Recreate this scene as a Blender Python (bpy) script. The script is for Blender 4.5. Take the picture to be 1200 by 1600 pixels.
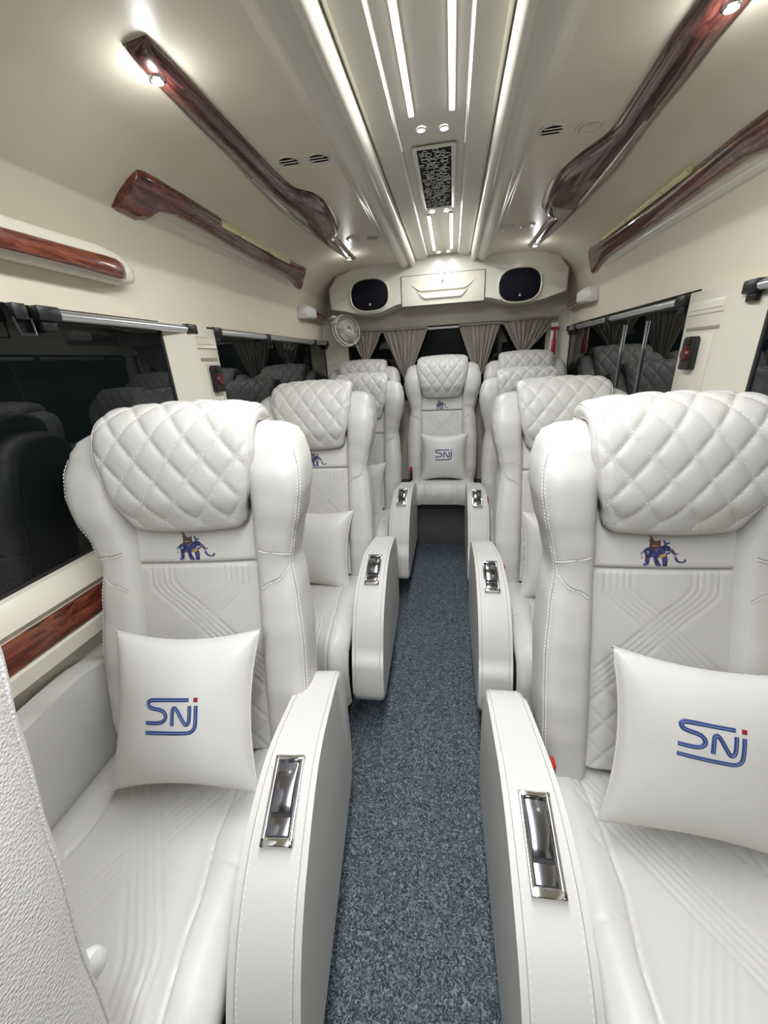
import bpy, bmesh, math, random
from math import sin, cos, pi, sqrt, exp, radians
from mathutils import Vector, Matrix

random.seed(7)
for o in list(bpy.data.objects):
    bpy.data.objects.remove(o)
COL = bpy.context.scene.collection
SC = bpy.context.scene
EYE = 1.42                                   # camera height above the floor

# ------------------------------------------------------------------ camera
def make_camera():
    ya, pt, ro = 0.18388, 0.37459, 0.05816
    F = Vector((-sin(ya)*cos(pt), cos(ya)*cos(pt), -sin(pt)))
    R = Vector((cos(ya), sin(ya), 0)); U = R.cross(F)
    R2 = R*cos(ro) - U*sin(ro); U2 = U*cos(ro) + R*sin(ro)
    cam = bpy.data.cameras.new('camera'); o = bpy.data.objects.new('camera', cam)
    cam.sensor_fit = 'HORIZONTAL'; cam.sensor_width = 36; cam.lens = 18.0
    cam.clip_start = 0.02; cam.clip_end = 50
    M = Matrix((R2, U2, -F)).transposed().to_4x4()
    M.translation = Vector((0.0812, 0, EYE))
    o.matrix_world = M
    COL.objects.link(o); SC.camera = o
make_camera()

# ------------------------------------------------------------------ world, exposure, lamps
w = bpy.data.worlds.new('night'); SC.world = w; w.use_nodes = True
w.node_tree.nodes['Background'].inputs[0].default_value = (0.002, 0.003, 0.004, 1)
w.node_tree.nodes['Background'].inputs[1].default_value = 1.0
SC.view_settings.view_transform = 'Standard'; SC.view_settings.look = 'None'
SC.view_settings.exposure = 0.0; SC.view_settings.gamma = 1.0
SC.view_settings.use_curve_mapping = False
STRIP_W, SPOT_W, WOODSPOT_W = 8.0, 0.38, 0.65
LEDCOL = (0.94, 0.965, 1.0)

def area_lamp(name, loc, sx, sy, power, parent=None, spread=180):
    l = bpy.data.lights.new(name, 'AREA'); l.shape = 'RECTANGLE'; l.size = sx; l.size_y = sy
    l.energy = power; l.color = LEDCOL; l.spread = radians(spread)
    o = bpy.data.objects.new(name, l); o.location = loc; COL.objects.link(o)
    if parent: o.parent = parent
    return o
def spot_lamp(name, loc, power, parent=None, ang=130, rad=0.012):
    l = bpy.data.lights.new(name, 'SPOT'); l.energy = power; l.color = LEDCOL
    l.spot_size = radians(ang); l.spot_blend = 0.8; l.shadow_soft_size = rad
    o = bpy.data.objects.new(name, l); o.location = loc; COL.objects.link(o)
    if parent: o.parent = parent
    return o

# ------------------------------------------------------------------ materials
def new_mat(name):
    m = bpy.data.materials.new(name); m.use_nodes = True
    nt = m.node_tree; b = nt.nodes['Principled BSDF']
    return m, nt, b
def ramp(nt, fac, stops):
    r = nt.nodes.new('ShaderNodeValToRGB'); nt.links.new(fac, r.inputs[0])
    el = r.color_ramp.elements
    el[0].position, el[0].color = stops[0][0], (*stops[0][1], 1)
    el[1].position, el[1].color = stops[-1][0], (*stops[-1][1], 1)
    for p, c in stops[1:-1]:
        e = el.new(p); e.color = (*c, 1)
    return r.outputs[0]
def tex(nt, kind, scale, **kw):
    t = nt.nodes.new(kind); t.inputs['Scale'].default_value = scale
    for k, v in kw.items(): t.inputs[k].default_value = v
    return t
def bump(nt, b, h, strength, dist=0.001):
    n = nt.nodes.new('ShaderNodeBump'); n.inputs['Strength'].default_value = strength
    n.inputs['Distance'].default_value = dist
    nt.links.new(h, n.inputs['Height']); nt.links.new(n.outputs[0], b.inputs['Normal'])
def coords(nt, node, kind='Object', scale=None):
    tc = nt.nodes.new('ShaderNodeTexCoord')
    if scale:
        mp = nt.nodes.new('ShaderNodeMapping'); mp.inputs['Scale'].default_value = scale
        nt.links.new(tc.outputs[kind], mp.inputs[0]); nt.links.new(mp.outputs[0], node.inputs['Vector'])
    else:
        nt.links.new(tc.outputs[kind], node.inputs['Vector'])
def plain(name, col, rough=0.5, metal=0.0, spec=0.5, noise=0.0, bumpy=0.0, bscale=300, coat=0.0):
    m, nt, b = new_mat(name)
    b.inputs['Base Color'].default_value = (*col, 1); b.inputs['Roughness'].default_value = rough
    b.inputs['Metallic'].default_value = metal; b.inputs['Specular IOR Level'].default_value = spec
    b.inputs['Coat Weight'].default_value = coat; b.inputs['Coat Roughness'].default_value = 0.08
    if noise:
        t = tex(nt, 'ShaderNodeTexNoise', 6.0, Detail=4.0); coords(nt, t)
        c = ramp(nt, t.outputs[0], [(0.3, tuple(x*(1-noise) for x in col)), (0.7, tuple(min(1, x*(1+noise)) for x in col))])
        nt.links.new(c, b.inputs['Base Color'])
    if bumpy:
        t = tex(nt, 'ShaderNodeTexNoise', bscale, Detail=3.0); coords(nt, t)
        bump(nt, b, t.outputs[0], bumpy)
    return m
def leather(name, col, rough=0.42, grain=260, strength=0.25, dist=0.0006, soft=0.5):
    m, nt, b = new_mat(name)
    b.inputs['Roughness'].default_value = rough
    t = tex(nt, 'ShaderNodeTexNoise', 5.0, Detail=5.0); coords(nt, t)
    c = ramp(nt, t.outputs[0], [(0.3, tuple(x*0.965 for x in col)), (0.7, col)])
    nt.links.new(c, b.inputs['Base Color'])
    v = tex(nt, 'ShaderNodeTexVoronoi', grain); coords(nt, v)
    n = tex(nt, 'ShaderNodeTexNoise', 14.0, Detail=3.0); coords(nt, n)
    b1 = nt.nodes.new('ShaderNodeBump'); b1.inputs['Strength'].default_value = soft; b1.inputs['Distance'].default_value = 0.006
    nt.links.new(n.outputs[0], b1.inputs['Height'])
    b2 = nt.nodes.new('ShaderNodeBump'); b2.inputs['Strength'].default_value = strength; b2.inputs['Distance'].default_value = dist
    nt.links.new(v.outputs['Distance'], b2.inputs['Height']); nt.links.new(b1.outputs[0], b2.inputs['Normal'])
    nt.links.new(b2.outputs[0], b.inputs['Normal'])
    return m
def emis(name, col, strength):
    m, nt, b = new_mat(name)
    b.inputs['Base Color'].default_value = (*col, 1)
    b.inputs['Emission Color'].default_value = (*col, 1); b.inputs['Emission Strength'].default_value = strength
    return m
def wood(name, dark, mid, light, coat=1.0):
    m, nt, b = new_mat(name)
    d = tex(nt, 'ShaderNodeTexNoise', 2.5, Detail=3.0, Distortion=1.2); coords(nt, d, 'Object', (3.0, 1.0, 3.0))
    n = tex(nt, 'ShaderNodeTexNoise', 9.0, Detail=8.0, Distortion=0.6)
    tc = nt.nodes.new('ShaderNodeTexCoord'); mp = nt.nodes.new('ShaderNodeMapping')
    mp.inputs['Scale'].default_value = (9.0, 0.8, 9.0)
    add = nt.nodes.new('ShaderNodeVectorMath'); add.operation = 'ADD'
    sc = nt.nodes.new('ShaderNodeVectorMath'); sc.operation = 'SCALE'; sc.inputs['Scale'].default_value = 1.0
    nt.links.new(tc.outputs['Object'], mp.inputs[0]); nt.links.new(d.outputs['Color'], sc.inputs[0])
    nt.links.new(mp.outputs[0], add.inputs[0]); nt.links.new(sc.outputs[0], add.inputs[1])
    nt.links.new(add.outputs[0], n.inputs['Vector'])
    c = ramp(nt, n.outputs[0], [(0.34, dark), (0.5, mid), (0.66, light)])
    nt.links.new(c, b.inputs['Base Color'])
    b.inputs['Roughness'].default_value = 0.28; b.inputs['Coat Weight'].default_value = coat
    b.inputs['Coat Roughness'].default_value = 0.04
    return m

LEA = leather('ivory_leather', (0.585, 0.57, 0.54), soft=0.3)
LEAP = leather('ivory_leather_smooth', (0.62, 0.605, 0.575), soft=0.2, strength=0.12)
PILL = leather('pillow_leather', (0.65, 0.635, 0.605), soft=0.2, strength=0.10)
LEAG = leather('pebbled_vinyl', (0.70, 0.68, 0.67), rough=0.5, grain=300, strength=0.8, dist=0.0012, soft=0.0)
STITCH = plain('white_thread', (0.86, 0.85, 0.82), 0.6)
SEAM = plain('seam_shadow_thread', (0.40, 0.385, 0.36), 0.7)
CREAM = plain('cream_headliner', (0.75, 0.69, 0.55), 0.36, noise=0.02, bumpy=0.08, bscale=500)
CREAMW = plain('cream_plastic', (0.70, 0.665, 0.55), 0.3, noise=0.02)
CREAMB = plain('cream_gloss_moulding', (0.68, 0.655, 0.55), 0.25)
WHITEP = plain('white_plastic', (0.75, 0.75, 0.70), 0.25)
BLACKP = plain('black_plastic', (0.012, 0.012, 0.013), 0.35)
RUBBER = plain('black_rubber', (0.015, 0.015, 0.015), 0.6)
CHROME = plain('chrome', (0.78, 0.78, 0.80), 0.09, metal=1.0)
DARKCH = plain('dark_chrome', (0.30, 0.30, 0.33), 0.16, metal=1.0)
ALU = plain('brushed_aluminium', (0.75, 0.76, 0.78), 0.3, metal=0.9)
RED = plain('red_plastic', (0.38, 0.018, 0.014), 0.35)
GOLD = plain('gold_mirror_trim', (0.95, 0.86, 0.52), 0.35)
GREYP = plain('grey_plinth_vinyl', (0.13, 0.125, 0.115), 0.6, noise=0.1)
DARKG = plain('dark_metal', (0.03, 0.03, 0.03), 0.6)
WOODR = wood('polished_rosewood', (0.045, 0.010, 0.006), (0.15, 0.030, 0.015), (0.27, 0.075, 0.035))
WOODD = wood('dark_polished_rosewood', (0.020, 0.006, 0.006), (0.075, 0.018, 0.014), (0.16, 0.05, 0.035))
CLOTH = plain('taupe_curtain_cloth', (0.31, 0.275, 0.225), 0.75, noise=0.06, bumpy=0.3, bscale=350)
GLASS = plain('tinted_night_glass', (0.004, 0.006, 0.006), 0.012, spec=0.55)
LED = emis('led_white', (0.95, 0.97, 1.0), 9.0)
LEDS = emis('led_thin', (0.95, 0.96, 1.0), 0.9)
BLUE = plain('blue_thread', (0.030, 0.05, 0.19), 0.5)
LBLUE = plain('pale_blue_thread', (0.16, 0.24, 0.40), 0.5)
CRIM = plain('crimson_thread', (0.28, 0.01, 0.02), 0.5)
def embroidery_mat():
    m, nt, b = new_mat('indigo_embroidery')
    v = tex(nt, 'ShaderNodeTexVoronoi', 150.0); coords(nt, v)
    sx = nt.nodes.new('ShaderNodeSeparateColor'); nt.links.new(v.outputs['Color'], sx.inputs[0])
    c = ramp(nt, sx.outputs[0], [(0.2, (0.02, 0.018, 0.05)), (0.45, (0.03, 0.04, 0.20)), (0.62, (0.10, 0.05, 0.05)), (0.80, (0.05, 0.06, 0.28)), (0.95, (0.38, 0.34, 0.40))])
    nt.links.new(c, b.inputs['Base Color']); b.inputs['Roughness'].default_value = 0.55
    return m
PURP = embroidery_mat()
BROWN = plain('brown_thread', (0.11, 0.055, 0.04), 0.55)
YELL = plain('gold_thread', (0.40, 0.28, 0.10), 0.55)

def carpet_mat():
    m, nt, b = new_mat('blue_loop_mat')
    v = tex(nt, 'ShaderNodeTexNoise', 95.0, Detail=2.0, Distortion=2.0); coords(nt, v)
    c = ramp(nt, v.outputs[0], [(0.38, (0.036, 0.052, 0.070)), (0.52, (0.135, 0.178, 0.215)), (0.64, (0.28, 0.34, 0.39))])
    nt.links.new(c, b.inputs['Base Color'])
    b.inputs['Roughness'].default_value = 0.6
    bump(nt, b, v.outputs[0], 1.0, 0.012)
    return m
CARPET = carpet_mat()
COILS = [plain('blue_vinyl_coil_%d' % i, c, 0.45) for i, c in enumerate(((.075, .098, .125), (.21, .262, .31), (.39, .45, .50)))]

# ------------------------------------------------------------------ mesh helpers
def tag(o, label=None, cat=None, group=None, kind=None):
    if label: o['label'] = label
    if cat: o['category'] = cat
    if group: o['group'] = group
    if kind: o['kind'] = kind
    return o
def empty(name, loc=(0, 0, 0), rz=0.0):
    o = bpy.data.objects.new(name, None); o.location = loc; o.rotation_euler = (0, 0, rz)
    o.empty_display_size = 0.05; COL.objects.link(o); return o
def link(name, me, parent=None):
    o = bpy.data.objects.new(name, me); COL.objects.link(o)
    if parent: o.parent = parent
    return o
class MB:
    """collects vertices and faces (with a material slot per face) for ONE mesh"""
    def __init__(s): s.v = []; s.f = []; s.mi = []
    def add(s, vs, fs, mi=0):
        n = len(s.v); s.v += [tuple(p) for p in vs]; s.f += [tuple(i+n for i in f) for f in fs]
        s.mi += [mi]*len(fs); return s
    def mirror(s):
        r = MB(); r.v = [(-x, y, z) for x, y, z in s.v]; r.f = [tuple(reversed(f)) for f in s.f]; r.mi = list(s.mi)
        return r
    def shift(s, dx, dy, dz):
        s.v = [(x+dx, y+dy, z+dz) for x, y, z in s.v]; return s
    def build(s, name, mats, parent=None, smooth=True, angle=40, recalc=True):
        me = bpy.data.meshes.new(name); me.from_pydata(s.v, [], s.f); me.update()
        if not isinstance(mats, (list, tuple)): mats = [mats]
        for m in mats: me.materials.append(m)
        me.polygons.foreach_set('material_index', s.mi)
        if recalc:
            bm = bmesh.new(); bm.from_mesh(me); bmesh.ops.recalc_face_normals(bm, faces=bm.faces)
            bm.to_mesh(me); bm.free()
        if smooth:
            me.shade_smooth()
            if angle: me.set_sharp_from_angle(angle=radians(angle))
        return link(name, me, parent)
def box_geo(x0, x1, y0, y1, z0, z1, bev=0.0, seg=2):
    bm = bmesh.new(); bmesh.ops.create_cube(bm, size=1)
    for v in bm.verts:
        v.co = Vector(((x0+x1)/2+v.co.x*(x1-x0), (y0+y1)/2+v.co.y*(y1-y0), (z0+z1)/2+v.co.z*(z1-z0)))
    if bev: bmesh.ops.bevel(bm, geom=bm.edges[:], offset=bev, segments=seg, profile=0.5, affect='EDGES')
    r = ([v.co.copy() for v in bm.verts], [[v.index for v in f.verts] for f in bm.faces]); bm.free(); return r
def prism_geo(poly, axis, a, b, bev=0.0, seg=3, prof=0.5):
    """polygon (2D list) extruded from a to b along an axis; rim edges bevelled"""
    def P(p, t):
        return {'x': (t, p[0], p[1]), 'y': (p[0], t, p[1]), 'z': (p[0], p[1], t)}[axis]
    bm = bmesh.new()
    va = [bm.verts.new(P(p, a)) for p in poly]; vb = [bm.verts.new(P(p, b)) for p in poly]
    n = len(poly)
    fa = bm.faces.new(va); fb = bm.faces.new(list(reversed(vb)))
    for i in range(n):
        j = (i+1) % n; bm.faces.new((va[j], va[i], vb[i], vb[j]))
    if bev:
        es = [e for e in bm.edges if (fa in e.link_faces) != (fb in e.link_faces)]
        bmesh.ops.bevel(bm, geom=es, offset=bev, segments=seg, profile=prof, affect='EDGES')
    bm.verts.index_update()
    r = ([v.co.copy() for v in bm.verts], [[v.index for v in f.verts] for f in bm.faces]); bm.free(); return r
def grid_faces(nu, nv, off=0, flip=False):
    fs = []
    for j in range(nv-1):
        for i in range(nu-1):
            a = off+j*nu+i; f = (a, a+1, a+nu+1, a+nu); fs.append(f[::-1] if flip else f)
    return fs
def slab_geo(nu, nv, front, back, nb=None):
    """closed pad: front(u,v) and back(u,v), u,v in 0..1, joined round the rim"""
    vs = [front(i/(nu-1), j/(nv-1)) for j in range(nv) for i in range(nu)]
    fs = grid_faces(nu, nv)
    rim = [(i, 0) for i in range(nu)] + [(nu-1, j) for j in range(1, nv)] + [(i, nv-1) for i in range(nu-2, -1, -1)] + [(0, j) for j in range(nv-2, 0, -1)]
    n = len(vs)
    ring = [back(i/(nu-1), j/(nv-1)) for i, j in rim]; vs += ring
    m = len(rim)
    for k in range(m):
        k2 = (k+1) % m; a = rim[k][1]*nu+rim[k][0]; b = rim[k2][1]*nu+rim[k2][0]
        fs.append((b, a, n+k, n+k2))
    c = Vector((0, 0, 0))
    for p in ring: c += Vector(p)
    vs.append(back(0.5, 0.5)); cc = len(vs)-1
    for k in range(m): fs.append((n+(k+1) % m, n+k, cc))
    return vs, fs
def loft_geo(rings, closed=True, caps=True):
    n = len(rings[0]); vs = [p for r in rings for p in r]; fs = []
    for j in range(len(rings)-1):
        for i in range(n if closed else n-1):
            a = j*n+i; b = j*n+(i+1) % n; fs.append((a, b, b+n, a+n))
    if caps and closed:
        fs.append(tuple(range(n))[::-1]); fs.append(tuple(range((len(rings)-1)*n, len(rings)*n)))
    return vs, fs
def tube_geo(pts, r, n=6, closed=False):
    pts = [Vector(p) for p in pts]; rings = []
    N = len(pts)
    for k, p in enumerate(pts):
        if closed: t = pts[(k+1) % N]-pts[k-1]
        else: t = pts[min(k+1, N-1)]-pts[max(k-1, 0)]
        t.normalize()
        a = Vector((0, 0, 1)) if abs(t.z) < 0.9 else Vector((1, 0, 0))
        s = t.cross(a).normalized(); u = s.cross(t)
        rr = r[k] if isinstance(r, (list, tuple)) else r
        rings.append([p+s*(rr*cos(2*pi*i/n))+u*(rr*sin(2*pi*i/n)) for i in range(n)])
    if closed: rings.append(rings[0])
    return loft_geo(rings, True, not closed)
def cyl_geo(c, r, h, axis='z', n=24, r2=None):
    r2 = r if r2 is None else r2
    rings = []
    for t, rr in ((0, r), (1, r2)):
        ring = []
        for i in range(n):
            a = 2*pi*i/n; x, y = rr*cos(a), rr*sin(a)
            q = {'z': (x, y, h*t), 'x': (h*t, x, y), 'y': (x, h*t, y)}[axis]
            ring.append((c[0]+q[0], c[1]+q[1], c[2]+q[2]))
        rings.append(ring)
    return loft_geo(rings)
def interp(tab, t):
    """piecewise smooth table lookup; tab rows (t, a, b, ...)"""
    if t <= tab[0][0]: return list(tab[0][1:])
    for p, q in zip(tab, tab[1:]):
        if t <= q[0]:
            w_ = (t-p[0])/(q[0]-p[0]); w_ = w_*w_*(3-2*w_)*0.5+w_*0.5
            return [a+(b-a)*w_ for a, b in zip(p[1:], q[1:])]
    return list(tab[-1][1:])
def spline(pts, n):
    """Catmull-Rom through points, n samples evenly by arc length"""
    P = [Vector(p) for p in pts]; P = [P[0]*2-P[1]]+P+[P[-1]*2-P[-2]]; out = []
    for i in range(1, len(P)-2):
        for k in range(12):
            t = k/12; a, b, c, d = P[i-1:i+3]
            out.append(0.5*((2*b)+(c-a)*t+(2*a-5*b+4*c-d)*t*t+(3*b-a-3*c+d)*t**3))
    out.append(P[-2])
    L = [0]
    for a, b in zip(out, out[1:]): L.append(L[-1]+(b-a).length)
    res = []; k = 0
    for i in range(n):
        s = L[-1]*i/(n-1)
        while k < len(L)-2 and L[k+1] < s: k += 1
        t = 0 if L[k+1] == L[k] else (s-L[k])/(L[k+1]-L[k])
        res.append(out[k].lerp(out[k+1], min(max(t, 0), 1)))
    return res, L[-1]
def dash_geo(mb, p, t, n, ln, wd, th):
    """one stitch: a tiny bar at p along t, lying on a surface with normal n"""
    t = Vector(t).normalized(); n = Vector(n).normalized(); s = t.cross(n).normalized(); p = Vector(p)
    vs = []
    for a in (-1, 1):
        for q in ((-1, -0.3), (1, -0.3), (0.5, 1), (-0.5, 1)):
            vs.append(p+t*(a*ln/2)+s*(q[0]*wd/2)+n*(q[1]*th))
    mb.add(vs, [(0, 1, 2, 3)[::-1], (4, 5, 6, 7), (0, 1, 5, 4), (1, 2, 6, 5), (2, 3, 7, 6), (3, 0, 4, 7)])

# ------------------------------------------------------------------ body shell
# roof lining and upper wall as one profile: (half width, height above the eye)
PROF = [(.295, .612), (.45, .612), (.60, .605), (.70, .59), (.745, .577), (.785, .553), (.84, .510), (.88, .455), (.905, .39), (.92, .30), (.925, .20), (.925, .155)]
PS = [(.295, .612), (.45, .612), (.60, .605), (.70, .59), (.78, .56), (.84, .515), (.88, .46), (.905, .39), (.92, .30), (.925, .20), (.925, .155)]
SS = [0]
for a, b in zip(PS, PS[1:]): SS.append(SS[-1]+math.dist(a, b))
def on_prof(s, side):
    """point and outward(into room) normal on the lining at arc length s"""
    for i in range(len(PS)-1):
        if s <= SS[i+1] or i == len(PS)-2:
            w_ = (s-SS[i])/(SS[i+1]-SS[i])
            x = PS[i][0]+(PS[i+1][0]-PS[i][0])*w_; z = PS[i][1]+(PS[i+1][1]-PS[i][1])*w_
            break
    def tan_at(s_):
        for i in range(len(PS)-1):
            if s_ <= SS[i+1] or i == len(PS)-2:
                return Vector((PS[i+1][0]-PS[i][0], PS[i+1][1]-PS[i][1])).normalized()
    t = (tan_at(s-0.03)+tan_at(s+0.03)).normalized()
    return Vector((side*x, 0, z+EYE)), Vector((side*t.y, 0, -t.x)), t
Y0, Y1 = -1.3, 3.42
def extrude_profile(name, pts, mat, ys=None, parent=None, th=0.012, angle=50):
    """profile polyline in (x,z) with a thickness behind it, swept along y"""
    n = len(pts); ys = ys or [Y0, Y1]
    P = [Vector(p) for p in pts]; back = []
    for i in range(n):
        t = (P[min(i+1, n-1)]-P[max(i-1, 0)]).normalized(); nn = Vector((t.y, -t.x))
        back.append(P[i]-nn*th)
    loop = [tuple(p) for p in P]+[tuple(p) for p in reversed(back)]
    rings = [[(x, y, z) for x, z in loop] for y in ys]
    mb = MB(); mb.add(*loft_geo(rings)); return mb.build(name, mat, parent, True, angle)

def smooth2(pts, n):
    q, _ = spline([(p[0], p[1], 0) for p in pts], n); return [(p.x, p.y) for p in q]
for side, nm in ((-1, 'left'), (1, 'right')):
    pr = smooth2(PROF, 40)
    pts = [(side*x, z+EYE) for x, z in pr]
    if side < 0: pts = pts[::-1]
    # normal must point into the room (down); th positive puts the thickness above
    n0 = Vector(pts[1])-Vector(pts[0])
    o = extrude_profile('ceiling', pts, CREAM, th=0.012)
    tag(o, kind='structure')
# middle trough panel with its steps
cx = 0.015
def cpt(L): return [(cx+x, z+EYE) for x, z in L]
mid = cpt([(-.19, .642), (-.178, .624), (-.168, .620), (-.106, .627), (-.0985, .636), (-.098, .641), (0, .643), (.098, .641), (.0985, .636), (.106, .627), (.168, .620), (.178, .624), (.19, .642)])
tag(extrude_profile('ceiling', mid, CREAMB, ys=[Y0, 3.36], th=0.012, angle=25), kind='structure')
for k, side in enumerate((-1, 1)):
    prm = [(.184, .650), (.182, .600), (.190, .588), (.200, .583), (.212, .586), (.222, .594), (.232, .5945), (.246, .586), (.262, .582), (.274, .585), (.286, .594), (.296, .605), (.314, .6115), (.318, .62)]
    pts = cpt([(side*x, z) for x, z in smooth2(prm, 40)])
    if side < 0: pts = pts[::-1]
    tag(extrude_profile('trim_%d' % (k+1), pts, CREAMB, ys=[Y0, 3.20], th=0.006, angle=60), kind='structure')
# roof skin above everything so no light leaks
mb = MB(); mb.add(*box_geo(-1.0, 1.0, Y0-.05, Y1+.1, EYE+.66, EYE+.70)); tag(mb.build('ceiling', CREAM, None, False), kind='structure')
# floor
mb = MB(); mb.add(*box_geo(-.96, .96, Y0, Y1, -.04, 0)); tag(mb.build('floor', CARPET, None, False), kind='structure')
floor = bpy.data.objects['floor']
mb = MB(); rc = random.Random(11)
for k in range(11500):
    if k < 9500: x, y = rc.uniform(-.25, .27), rc.uniform(.15, 2.86)
    else: x, y = rc.choice((-1, 1))*rc.uniform(.25, .60), rc.uniform(.3, 2.6)
    a = rc.uniform(0, 2*pi); ln = rc.uniform(.005, .010); cv = rc.uniform(-1.6, 1.6); h = rc.uniform(.002, .0055); rr = rc.uniform(.0008, .0013)
    p = Vector((x, y, .0005)); pts = []
    for q, zz in ((0, 0), (.33, 1), (.66, 1), (1, 0)):
        aa = a+cv*q; pts.append((p.x, p.y, .0005+h*zz)); p = p+Vector((cos(aa), sin(aa), 0))*ln*.33
    g = tube_geo(pts, rr, 3); mb.add(g[0], g[1], rc.choice((0, 1, 1, 2)))
tag(mb.build('mat_pile', COILS, floor, True, 0, recalc=False), kind='stuff')
# end walls
mb = MB(); mb.add(*box_geo(-.98, .98, Y0-.04, Y0, 0, 2.08)); tag(mb.build('wall_front', DARKG, None, False), kind='structure')

# side walls: lower lining, sill, pillars
PIL = {-1: (1.335, 1.455, 1.625), 1: (1.315, 1.425, 1.665)}
YF, YR = -0.6, 3.22
SILL = -.455
for side, nm in ((-1, 'left'), (1, 'right')):
    low = [(.915, SILL), (.900, SILL-.004), (.880, SILL-.030), (.872, -.515), (.885, -.532), (.885, -.612), (.875, -.618), (.875, -.655), (.905, -.665), (.93, -.70), (.93, -EYE)]
    pts = [(side*x, z+EYE) for x, z in low]
    if side < 0: pts = pts[::-1]
    tag(extrude_profile('wall_'+nm, pts, CREAMW, th=0.015, angle=35), kind='structure')
    # polished wood strip under the sill
    mb = MB(); rings = []
    for y in (Y0+.3, Y1-.02):
        rings.append([(side*x, y, z+EYE) for x, z in ((.888, -.534), (.878, -.538), (.872, -.572), (.878, -.606), (.888, -.610))])
    mb.add(*loft_geo(rings)); tag(mb.build('trim_%d' % (3 if side < 0 else 4), WOODR), kind='structure')
    # pillar between the windows (slanted reveal, flat face)
    ya, yb, yc = PIL[side]
    poly = [(.935, ya), (.925, ya), (.893, yb), (.890, yb+.01), (.890, yc-.01), (.896, yc), (.935, yc)]
    mb = MB(); mb.add(*prism_geo([(side*x, y) for x, y in poly], 'z', SILL+EYE-.01, EYE+.158, 0))
    mb.add(*box_geo(side*.886, side*.893, yb+.025, yc-.025, EYE+.085, EYE+.125, .003))        # raised cover
    mb.add(*box_geo(side*.8835, side*.888, yb+.035, yc-.035, EYE+.099, EYE+.105, .001))
    o = mb.build('trim_%d' % (5 if side < 0 else 6), CREAMW, None, True, 35); tag(o, kind='structure')
    mb = MB(); mb.add(*box_geo(side*.8875, side*.8905, yb+.03, yc-.03, EYE+.038, EYE+.048, .001)); mb.build('slot', plain('slot_shadow_plastic', (.30, .27, .2), .5), o)
    mb = MB(); mb.add(*box_geo(side*.887, side*.8905, yb+.05, yc-.04, EYE-.18, EYE+.026, .002)); mb.build('recess_panel', CREAMW, o)
    # rear corner post
    mb = MB(); mb.add(*prism_geo([(side*x, y) for x, y in [(.935, YR), (.91, YR), (.895, YR+.03), (.84, YR+.09), (.80, YR+.11), (.80, Y1), (.935, Y1)]], 'z', 0.2, EYE+.30, 0))
    tag(mb.build('trim_%d' % (7 if side < 0 else 8), CREAMW, None, True, 35), kind='structure')
    # windows
    for (a, b) in ((YF, ya), (yc, YR)):
        n = {(-1, YF): 1, (-1, yc): 2, (1, YF): 3, (1, yc): 4}[(side, a)]
        wnd = empty('window_%d' % n, (side*.925, (a+b)/2, EYE-.15)); tag(wnd, kind='structure')
        mb = MB(); mb.add(*box_geo(-.003, .003, a-(a+b)/2, b-(a+b)/2, SILL+.15-.005, .16+.15+.01)); mb.build('pane', GLASS, wnd, False)
        mb = MB(); h = (b-a)/2
        mb.add(*box_geo(-.008, .008, -h, h, SILL+.15-.005, SILL+.15+.008, .002)); mb.add(*box_geo(-.008, .008, -h, -h+.010, SILL+.15, .30, .002)); mb.add(*box_geo(-.008, .008, h-.010, h, SILL+.15, .30, .002))
        mb.build('rubber_seal', RUBBER, wnd)
        if n == 4:
            for yy in (2.02, 2.26):
                mb = MB(); mb.add(*box_geo(-.012, -.003, yy-(a+b)/2-.002, yy-(a+b)/2+.002, SILL+.16, .25, .001)); mb.build('sliding_glass_edge', plain('polished_glass_edge', (.35, .38, .36), .12, metal=.6), wnd)
    # solid ends of the side wall ahead of the first window
    mb = MB(); mb.add(*box_geo(side*.92, side*.94, Y0, YF, SILL+EYE-.05, EYE+.20)); tag(mb.build('wall_'+nm, CREAMW, None, False), kind='structure')
    mb = MB(); mb.add(*box_geo(side*.945, side*.97, Y0, Y1, 0, EYE+.60)); tag(mb.build('wall_'+nm, BLACKP, None, False), kind='structure')

# rear wall with window opening
mb = MB()
mb.add(*box_geo(-.95, .95, 3.34, 3.40, EYE+.235, EYE+.66)); mb.add(*box_geo(-.95, .95, 3.34, 3.40, 0, EYE-.32))
mb.add(*box_geo(-.95, -.76, 3.34, 3.40, EYE-.33, EYE+.24)); mb.add(*box_geo(.78, .95, 3.34, 3.40, EYE-.33, EYE+.24))
tag(mb.build('wall_back', CREAM, None, False), kind='structure')
wnd = empty('window_5', (0, 3.37, EYE)); tag(wnd, kind='structure')
mb = MB(); mb.add(*box_geo(-.77, .79, -.003, .003, -.33, .245)); mb.build('pane', GLASS, wnd, False)
mb = MB(); mb.add(*box_geo(-.77, .79, -.02, .0, .225, .24, .003)); mb.add(*box_geo(-.77, .79, -.02, .0, -.33, -.315, .003)); mb.build('rubber_seal', RUBBER, wnd)

# moulded rear locker box that carries speakers and the door
zt = EYE
bot = [(-.80, .370), (-.70, .352), (-.62, .332), (-.52, .322), (-.43, .326), (-.36, .348), (-.30, .366), (-.22, .370), (.0, .368), (.24, .366), (.33, .362), (.41, .340), (.50, .322), (.60, .318), (.69, .332), (.76, .352), (.83, .365)]
bots = smooth2(bot, 60)
poly = [(x, z+zt) for x, z in bots]+[(.83, zt+.50), (.76, zt+.585), (.60, zt+.615), (.3, zt+.645), (-.3, zt+.645), (-.58, zt+.615), (-.73, zt+.585), (-.80, zt+.50)]
mb = MB(); mb.add(*prism_geo(poly, 'y', 3.05, 3.40, .022, 4))
tag(mb.build('trim_9', CREAMB, None, True, 35), kind='structure')

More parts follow.
